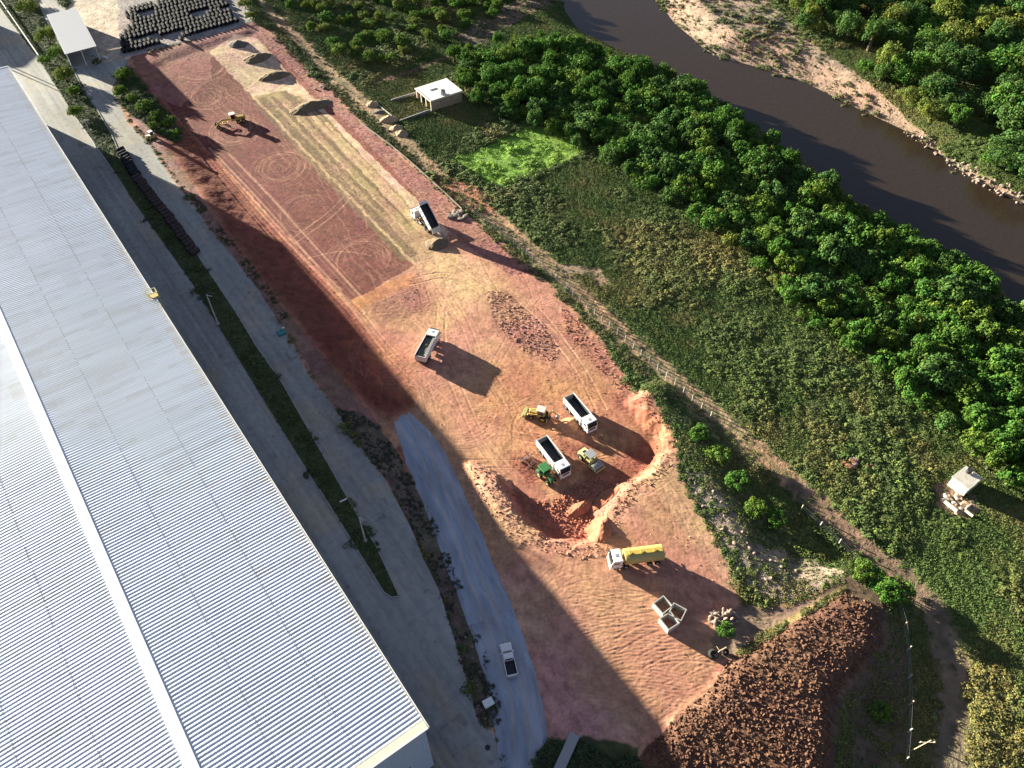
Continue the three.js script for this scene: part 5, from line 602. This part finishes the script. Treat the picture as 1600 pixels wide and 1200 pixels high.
function tree(x, z, R, Hh, cset, m, label, group, name = 'broadleaf_tree', category = 'tree') {
  const o = thing(name, label, category, x, level(x, z) - 0.1, z, rr(0, 6.28), group), i = Math.floor(rnd() * cset.length);
  const c = lit(new THREE.Mesh(cset[i], m)); c.name = 'crown'; c.scale.set(R * rr(0.9, 1.1), Hh * 0.72, R * rr(0.9, 1.1)); c.position.y = Hh * 0.1; o.add(c);
  const t = lit(new THREE.Mesh(trunks[i % 2], bark)); t.name = 'trunk'; t.scale.setScalar(Hh); o.add(t); return o;
}
function scatter(pg, n, gap, place, avoid) { const xs = pg.map((p) => p[0]), zs = pg.map((p) => p[1]), x0 = Math.min(...xs), x1 = Math.max(...xs), z0 = Math.min(...zs), z1 = Math.max(...zs), got = []; for (let t = 0; t < n * 40 && got.length < n; t++) { const x = rr(x0, x1), z = rr(z0, z1); if (!inPoly(pg, x, z) || (avoid && avoid(x, z))) continue; if (got.some((q) => (q[0] - x) ** 2 + (q[1] - z) ** 2 < gap * gap)) continue; got.push([x, z]); } got.forEach(place); return got.length; }
const WOOD = poly([[700, 92], [770, 78], [850, 66], [900, 76], [960, 105], [1010, 100], [1130, 172], [1240, 262], [1330, 326], [1480, 408], [1600, 498], [1780, 640], [1780, 900], [1600, 795], [1525, 728], [1430, 640], [1340, 562], [1250, 500], [1180, 425], [1100, 352], [1010, 296], [940, 256], [880, 220], [810, 196], [750, 160], [720, 120]], -3.3);
const inView = (x, z, m = 10) => { const F = -z; return Math.abs(x) < 0.66 * Math.hypot(F, 120) + m; };
let wn = 0;
const core = [];
scatter(WOOD, 298, 3.9, ([x, z]) => { const edge = -sdf(WOOD, x, z)[0], young = edge < 6 ? 0.8 : 1; wn++; core.push([x, z]); tree(x, z, rr(2.6, 4.9) * young, rr(4.2, 8.0) * young, crowns, GREENS[rnd() < 0.5 ? 0 : rnd() < 0.6 ? 1 : 2], 'green broadleaf tree in the dense wood on the near river bank', 'trees of the near bank wood', 'riverside_tree'); }, (x, z) => !inView(x, z));
scatter(WOOD, 150, 2.4, ([x, z]) => tree(x, z, rr(1.6, 2.6), rr(2.6, 5.2), crowns, GREENS[rnd() < 0.3 ? 1 : rnd() < 0.5 ? 2 : 3], 'small young tree filling a gap in the near bank wood', 'young trees in the near bank wood', 'understorey_tree'), (x, z) => !inView(x, z) || core.some((q) => (q[0] - x) ** 2 + (q[1] - z) ** 2 < 8));
const FARWOOD = poly([[1190, -40], [1235, 34], [1290, 80], [1350, 118], [1420, 165], [1470, 212], [1540, 255], [1600, 290], [1750, 320], [1800, -60]], -3.3);
scatter(FARWOOD, 190, 3.4, ([x, z]) => tree(x, z, rr(2.6, 6.6) * step(-14, 14, -sdf(FARWOOD, x, z)[0]) + 1.2, rr(6, 12) * step(-14, 14, -sdf(FARWOOD, x, z)[0]), bigCrowns, GREENS[rnd() < 0.45 ? 1 : rnd() < 0.6 ? 0 : 3], 'tall tree in the wood beyond the river', 'trees beyond the river', 'tall_tree'), (x, z) => !inView(x, z, 14));
const BUSHY = poly([[410, -30], [440, 30], [500, 78], [560, 115], [640, 90], [720, 60], [770, 30], [840, -30]], -3.2);
scatter(BUSHY, 92, 3.4, ([x, z]) => tree(x, z, rr(1.6, 3.3), rr(2.2, 4.6), crowns, GREENS[rnd() < 0.2 ? 0 : rnd() < 0.5 ? 2 : 3], 'young tree in the thicket above the small house', 'trees above the small house', 'young_tree'), (x, z) => lineDist(TRACK, x, z) < 6);
scatter(poly([[715, 120], [760, 95], [820, 180], [740, 165]], -3.2), 14, 4.2, ([x, z]) => tree(x, z, rr(2.2, 3.2), rr(4, 6), crowns, GREENS[rnd() < 0.5 ? 0 : 2], 'tree between the small house and the river wood', 'trees behind the small house'));
// trees beside the warehouse roads
for (const [u, v, R, H, lab] of [[46, 22, 3.6, 5.0, 'bushy tree at the far end of the verge, by the white rail'], [34, 4, 3.4, 5.0, 'bushy tree in the far corner beyond the white rail'], [78, 68, 3.6, 5.6, 'full green tree beside the open shed roof'], [92, 92, 2.8, 4.2, 'smaller tree in front of the open shed'], [104, 128, 3.3, 4.8, 'round bright green tree on the verge below the shed'], [118, 150, 2.2, 3.2, 'small green tree between the round tree and the light pole'], [122, 182, 2.6, 3.6, 'last green tree on the verge before the light pole'], [72, 100, 2.0, 2.8, 'low tree at the end of the white rail']]) { const [x, z] = P(u, v); tree(x, z, R, H, crowns, GREENS[R > 3 ? 3 : 2], lab, 'trees on the verge'); }
for (const [u, v, R, H, lab] of [[196, 125, 2.6, 4.0, 'dark tree at the top of the small island beside the yard'], [190, 150, 2.4, 3.2, 'bright green tree at the left edge of the island'], [208, 160, 2.2, 3.0, 'tree in the middle of the island by the bank'], [228, 172, 2.4, 3.2, 'green tree on the island above the small loader'], [246, 184, 2.2, 3.0, 'second green tree on the island above the loader'], [264, 190, 2.4, 3.2, 'green tree at the tip of the island nearest the grader'], [272, 206, 1.8, 2.4, 'smallest tree at the lower tip of the island'], [240, 200, 1.7, 2.2, 'low tree just above the small loader']]) { const [x, z] = P(u, v); tree(x, z, R, H, crowns, GREENS[2], lab, 'trees on the island'); }
for (const [u, v, R, H, lab] of [[384, 14, 2.4, 3.4, 'bright round bush at the corner of the coil yard'], [374, -4, 2.6, 3.8, 'bush above the corner of the coil yard'], [392, 30, 2.0, 2.8, 'small bush between coil yard and track']]) { const [x, z] = P(u, v); tree(x, z, R, H, crowns, GREENS[3], lab, 'bushes at the yard corner', 'bush', 'bush'); }
[[1090, 690, 2.2, 2.6], [1120, 720, 2.4, 2.6], [1150, 760, 2.4, 2.8], [1178, 800, 2.2, 2.6], [1210, 815, 2.4, 2.6], [1340, 905, 2.2, 2.8], [1380, 940, 2.6, 3.2], [1402, 930, 2.4, 3.0], [1360, 915, 2.2, 2.6], [1375, 1115, 1.8, 2.0], [1128, 998, 1.6, 1.9]].forEach(([u, v, R, H], i) => { const [x, z] = P(u, v, i < 5 ? -2 : -2.5); tree(x, z, R, H, crowns, GREENS[i % 2 ? 2 : 0], i < 5 ? 'leafy shrub on the slope between the pit rim and the track' : i === 9 ? 'lone green shrub in the shade of the brown mound' : i === 10 ? 'low green shrub between the stone heap and the tyres' : 'green shrub at the upper corner of the brown mound', i < 5 ? 'shrubs on the slope' : 'shrubs round the brown mound', 'shrub', 'shrub'); });

// loose clods lying on ploughed and freshly dumped earth
{ const geo = new THREE.IcosahedronGeometry(0.5, 0), gp = geo.attributes.position; for (let i = 0; i < gp.count; i++) { const k = 0.75 + 0.5 * noise(gp.getX(i) * 3 + 5, gp.getY(i) * 3 + gp.getZ(i) * 2); gp.setXYZ(i, gp.getX(i) * k * 1.2, gp.getY(i) * k * 0.75, gp.getZ(i) * k); } geo.computeVertexNormals();
  const n = 26000, im = new THREE.InstancedMesh(geo, mat(1, 1, 1, 1), n), mtx = new THREE.Matrix4(), q = new THREE.Quaternion(), e = new THREE.Euler(), c = new THREE.Color(); let k = 0;
  for (let t = 0; t < 900000 && k < n; t++) { const s = rr(S0, S1), d = rr(D0, D1), r = sample(roughD, 0, (s - S0) * ZK, (d - D0) * ZK) / 255; if (rnd() > Math.pow(r, 1.7) * (0.4 + 0.9 * noise(s * 0.4, d * 0.4))) continue; const [x, z] = fromSD(s, d); if (!inPoly(SITE, x, z) || inPoly(VERGE2, x, z) || inPoly(ISLAND, x, z)) continue; const zo = (clamp(Math.round((d - D0) * ZK), 0, zoneD.height - 1) * zoneD.width + clamp(Math.round((s - S0) * ZK), 0, zoneD.width - 1)) * 3, w = rr(0.8, 1.25), sz = lerp(0.07, 0.6, Math.pow(rnd(), 3.4)) * (r > 0.8 ? 1 : r > 0.45 ? 0.7 : 0.4); q.setFromEuler(e.set(rr(0, 6), rr(0, 6), rr(0, 6))); mtx.compose(new THREE.Vector3(x, level(x, z) + 0.03 + detail(s, d) + sz * 0.12, z), q, new THREE.Vector3(sz * rr(0.8, 1.5), sz * rr(0.7, 1), sz)); im.setMatrixAt(k, mtx); im.setColorAt(k++, c.setRGB(zoneLin[zo] * w, zoneLin[zo + 1] * w, zoneLin[zo + 2] * w)); }
  im.count = k; im.name = 'earth_clods'; lit(im); scene.add(im); tag(im, 'loose clods of earth over the mound and the rough parts of the site', 'clods', null, 'stuff'); }

// scrub and grass: nobody could count it
const shrubGeo = [...Array(4)].map((_, i) => { const L = leafSet(), v = new THREE.Vector3(); for (let k = 0; k < 7; k++) { const c = new THREE.Vector3(rr(-0.7, 0.7), rr(0.05, 0.5), rr(-0.7, 0.7)), pr = rr(0.25, 0.5), tk = tintOf(); for (let q = 0; q < 26; q++) { const a = rr(0, 6.283), w = rr(-0.2, 1), h = Math.sqrt(1 - w * w), n = new THREE.Vector3(Math.cos(a) * h, w, Math.sin(a) * h); v.copy(c).addScaledVector(n, pr * rr(0.7, 1.1)); n.x += rr(-0.7, 0.7); n.z += rr(-0.7, 0.7); n.y += rr(-0.2, 0.6); n.normalize(); const t = tintOf(); L.leaf(v, n, rr(0.1, 0.25), [t[0] * tk[0], t[1] * tk[1], t[2] * tk[2]]); } } return L.build(); });
const tuftGeo = (() => { const L = leafSet(); for (let q = 0; q < 14; q++) { const a = rr(0, 6.283), r = rr(0.05, 0.55), p = new THREE.Vector3(Math.cos(a) * r, rr(0.1, 0.3), Math.sin(a) * r), n = new THREE.Vector3(Math.cos(a + 1) * 0.8 + rr(-0.4, 0.4), rr(0.3, 0.9), Math.sin(a + 1) * 0.8).normalize(); L.leaf(p, n, rr(0.2, 0.4), tintOf(), 0.5); } return L.build(); })();
const scrubMat = new THREE.MeshStandardMaterial({ color: 0xffffff, vertexColors: true, roughness: 0.9, side: THREE.DoubleSide });
const veg = (x, z, ch) => { const a = Math.floor(x - TX0), b = Math.floor(-z - TF0); return a < 0 || b < 0 || a >= 430 || b >= 336 ? 0 : vegD.data[(b * 430 + a) * 4 + ch] / 255; };
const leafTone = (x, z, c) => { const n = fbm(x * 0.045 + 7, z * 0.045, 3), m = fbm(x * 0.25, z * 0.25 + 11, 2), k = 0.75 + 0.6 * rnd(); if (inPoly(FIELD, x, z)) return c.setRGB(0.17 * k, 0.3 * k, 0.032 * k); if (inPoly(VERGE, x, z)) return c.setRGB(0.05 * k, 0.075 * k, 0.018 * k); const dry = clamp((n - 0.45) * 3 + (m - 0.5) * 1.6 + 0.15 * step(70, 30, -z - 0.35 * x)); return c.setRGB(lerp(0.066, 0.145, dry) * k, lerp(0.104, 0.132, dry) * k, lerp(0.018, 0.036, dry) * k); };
function spread(name, geo, n, ch, smin, smax, label, category, squash = 1) {
  const im = new THREE.InstancedMesh(geo, scrubMat, n), mtx = new THREE.Matrix4(), q = new THREE.Quaternion(), up = new THREE.Vector3(0, 1, 0), c = new THREE.Color(); let k = 0;
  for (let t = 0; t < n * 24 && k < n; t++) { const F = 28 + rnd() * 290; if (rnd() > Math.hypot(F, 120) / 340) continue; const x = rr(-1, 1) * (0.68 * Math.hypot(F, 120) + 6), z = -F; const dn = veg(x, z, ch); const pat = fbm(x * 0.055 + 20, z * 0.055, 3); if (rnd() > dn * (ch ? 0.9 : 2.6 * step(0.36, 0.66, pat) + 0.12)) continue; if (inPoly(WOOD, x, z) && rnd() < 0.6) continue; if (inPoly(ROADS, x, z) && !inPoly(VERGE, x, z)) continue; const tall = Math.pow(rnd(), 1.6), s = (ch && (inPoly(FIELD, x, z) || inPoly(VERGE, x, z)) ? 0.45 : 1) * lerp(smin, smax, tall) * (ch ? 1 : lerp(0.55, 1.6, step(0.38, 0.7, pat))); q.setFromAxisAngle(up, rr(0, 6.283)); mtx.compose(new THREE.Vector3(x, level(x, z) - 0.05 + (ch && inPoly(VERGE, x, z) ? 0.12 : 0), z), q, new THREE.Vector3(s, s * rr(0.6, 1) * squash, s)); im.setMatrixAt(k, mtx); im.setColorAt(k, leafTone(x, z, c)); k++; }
  im.count = k; im.name = numbered(name); lit(im); scene.add(im); tag(im, label, category, null, 'stuff'); return k;
}
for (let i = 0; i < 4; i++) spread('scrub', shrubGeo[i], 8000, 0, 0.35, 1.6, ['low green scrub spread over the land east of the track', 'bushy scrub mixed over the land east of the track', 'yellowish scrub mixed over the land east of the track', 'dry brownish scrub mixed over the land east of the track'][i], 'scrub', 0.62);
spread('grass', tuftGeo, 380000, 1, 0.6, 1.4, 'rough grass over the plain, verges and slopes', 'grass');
// weeds on the kerbed strip beside the road, grass at the mound's edge, leaves at the bottom edge
{ const zones = [[VERGE2, 700, 0.15, 0.55, [0.06, 0.065, 0.035]], [poly([[1150, 1016], [1232, 964], [1312, 919], [1335, 900], [1316, 926], [1238, 974], [1160, 1024]], 0.8), 300, 0.2, 0.6, [0.14, 0.14, 0.04]], [poly([[842, 1170], [900, 1155], [960, 1190], [1000, 1175], [980, 1290], [830, 1290]]), 700, 0.5, 1.3, [0.05, 0.075, 0.025]], [ISLAND, 500, 0.5, 1.2, [0.07, 0.12, 0.025]], [poly([[290, 300], [330, 352], [400, 440], [440, 500], [452, 496], [412, 436], [340, 348], [300, 298]]), 300, 0.15, 0.5, [0.1, 0.1, 0.04]], [poly([[1000, 605], [1040, 610], [1110, 690], [1200, 800], [1290, 880], [1240, 930], [1180, 890], [1120, 800], [1062, 720]], -1.2), 330, 0.15, 0.55, [0.16, 0.165, 0.06]], [poly([[760, 352], [860, 440], [980, 552], [1060, 625], [1040, 628], [960, 548], [850, 450], [745, 352]], -2.6), 420, 0.2, 0.65, [0.16, 0.165, 0.055]], [poly([[440, 62], [520, 135], [600, 205], [690, 285], [680, 288], [590, 210], [510, 140], [425, 65]], -2.4), 450, 0.2, 0.6, [0.15, 0.145, 0.05]], [VERGE, 260, 0.2, 0.6, [0.08, 0.11, 0.03]]], total = zones.reduce((a, b) => a + b[1], 0), im = new THREE.InstancedMesh(shrubGeo[1], scrubMat, total), mtx = new THREE.Matrix4(), q = new THREE.Quaternion(), up = new THREE.Vector3(0, 1, 0), c = new THREE.Color(); let k = 0;
  for (const [pg, n, a, b, col] of zones) scatter(pg, n, 0.01, ([x, z]) => { const s = lerp(a, b, Math.pow(rnd(), 1.7)), w = 0.7 + 0.6 * rnd(); q.setFromAxisAngle(up, rr(0, 6.283)); mtx.compose(new THREE.Vector3(x, level(x, z) + 0.02 + (pg === VERGE ? 0.1 : 0), z), q, new THREE.Vector3(s, s * 0.85, s)); im.setMatrixAt(k, mtx); im.setColorAt(k++, c.setRGB(col[0] * w * rr(0.85, 1.2), col[1] * w, col[2] * w)); }, (x, z) => noise(x * 0.35, z * 0.35) < 0.36);
  im.count = k; im.name = 'weeds'; lit(im); scene.add(im); tag(im, 'weeds along the kerbs, the fence and the edges of the site', 'weeds', null, 'stuff'); }
// low plants on the sandbank and stones at the water's edge
{ const im = new THREE.InstancedMesh(shrubGeo[2], scrubMat, 240), mtx = new THREE.Matrix4(), q = new THREE.Quaternion(), c = new THREE.Color(); let k = 0; scatter(SANDBANK, 240, 0.5, ([x, z]) => { const s = rr(0.5, 1.9); mtx.compose(new THREE.Vector3(x, level(x, z), z), q, new THREE.Vector3(s, s * 0.7, s)); im.setMatrixAt(k, mtx); im.setColorAt(k++, c.setRGB(rr(0.07, 0.12), rr(0.09, 0.12), 0.04)); }, (x, z) => noise(x * 0.12, z * 0.12) < 0.55 || !inView(x, z)); im.count = k; im.name = 'bank_plants'; lit(im); scene.add(im); tag(im, 'low plants scattered over the sandy far river bank', 'plants', null, 'stuff'); }
{ const im = new THREE.InstancedMesh(rockGeo[1], M.stone, 500), mtx = new THREE.Matrix4(), q = new THREE.Quaternion(), e = new THREE.Euler(); let k = 0; const strip = (pg, n, a, b) => scatter(pg, n, 0.3, ([x, z]) => { if (k >= 500) return; const s = lerp(a, b, Math.pow(rnd(), 2.5)); q.setFromEuler(e.set(rr(0, 3), rr(0, 6), rr(0, 3))); mtx.compose(new THREE.Vector3(x, level(x, z) + s * 0.15, z), q, new THREE.Vector3(s, s, s)); im.setMatrixAt(k++, mtx); }); strip(poly([[1400, 200], [1455, 235], [1490, 260], [1530, 290], [1610, 322], [1640, 318], [1540, 280], [1500, 248], [1450, 215]], -7), 150, 0.3, 1.3); strip(SANDBANK, 90, 0.2, 0.7); strip(VERGE2, 150, 0.15, 0.5); strip(poly([[690, 700], [740, 725], [780, 755], [800, 810], [770, 800], [720, 760]]), 30, 0.15, 0.5); strip(poly([[1060, 745], [1100, 750], [1180, 860], [1290, 890], [1240, 930], [1170, 900]], -1), 50, 0.3, 0.8); im.count = k; im.name = 'loose_stones'; lit(im); scene.add(im); tag(im, 'loose stones along the river edge, kerbed strip and site edges', 'stones', null, 'stuff'); }
renderer.render(scene, camera);
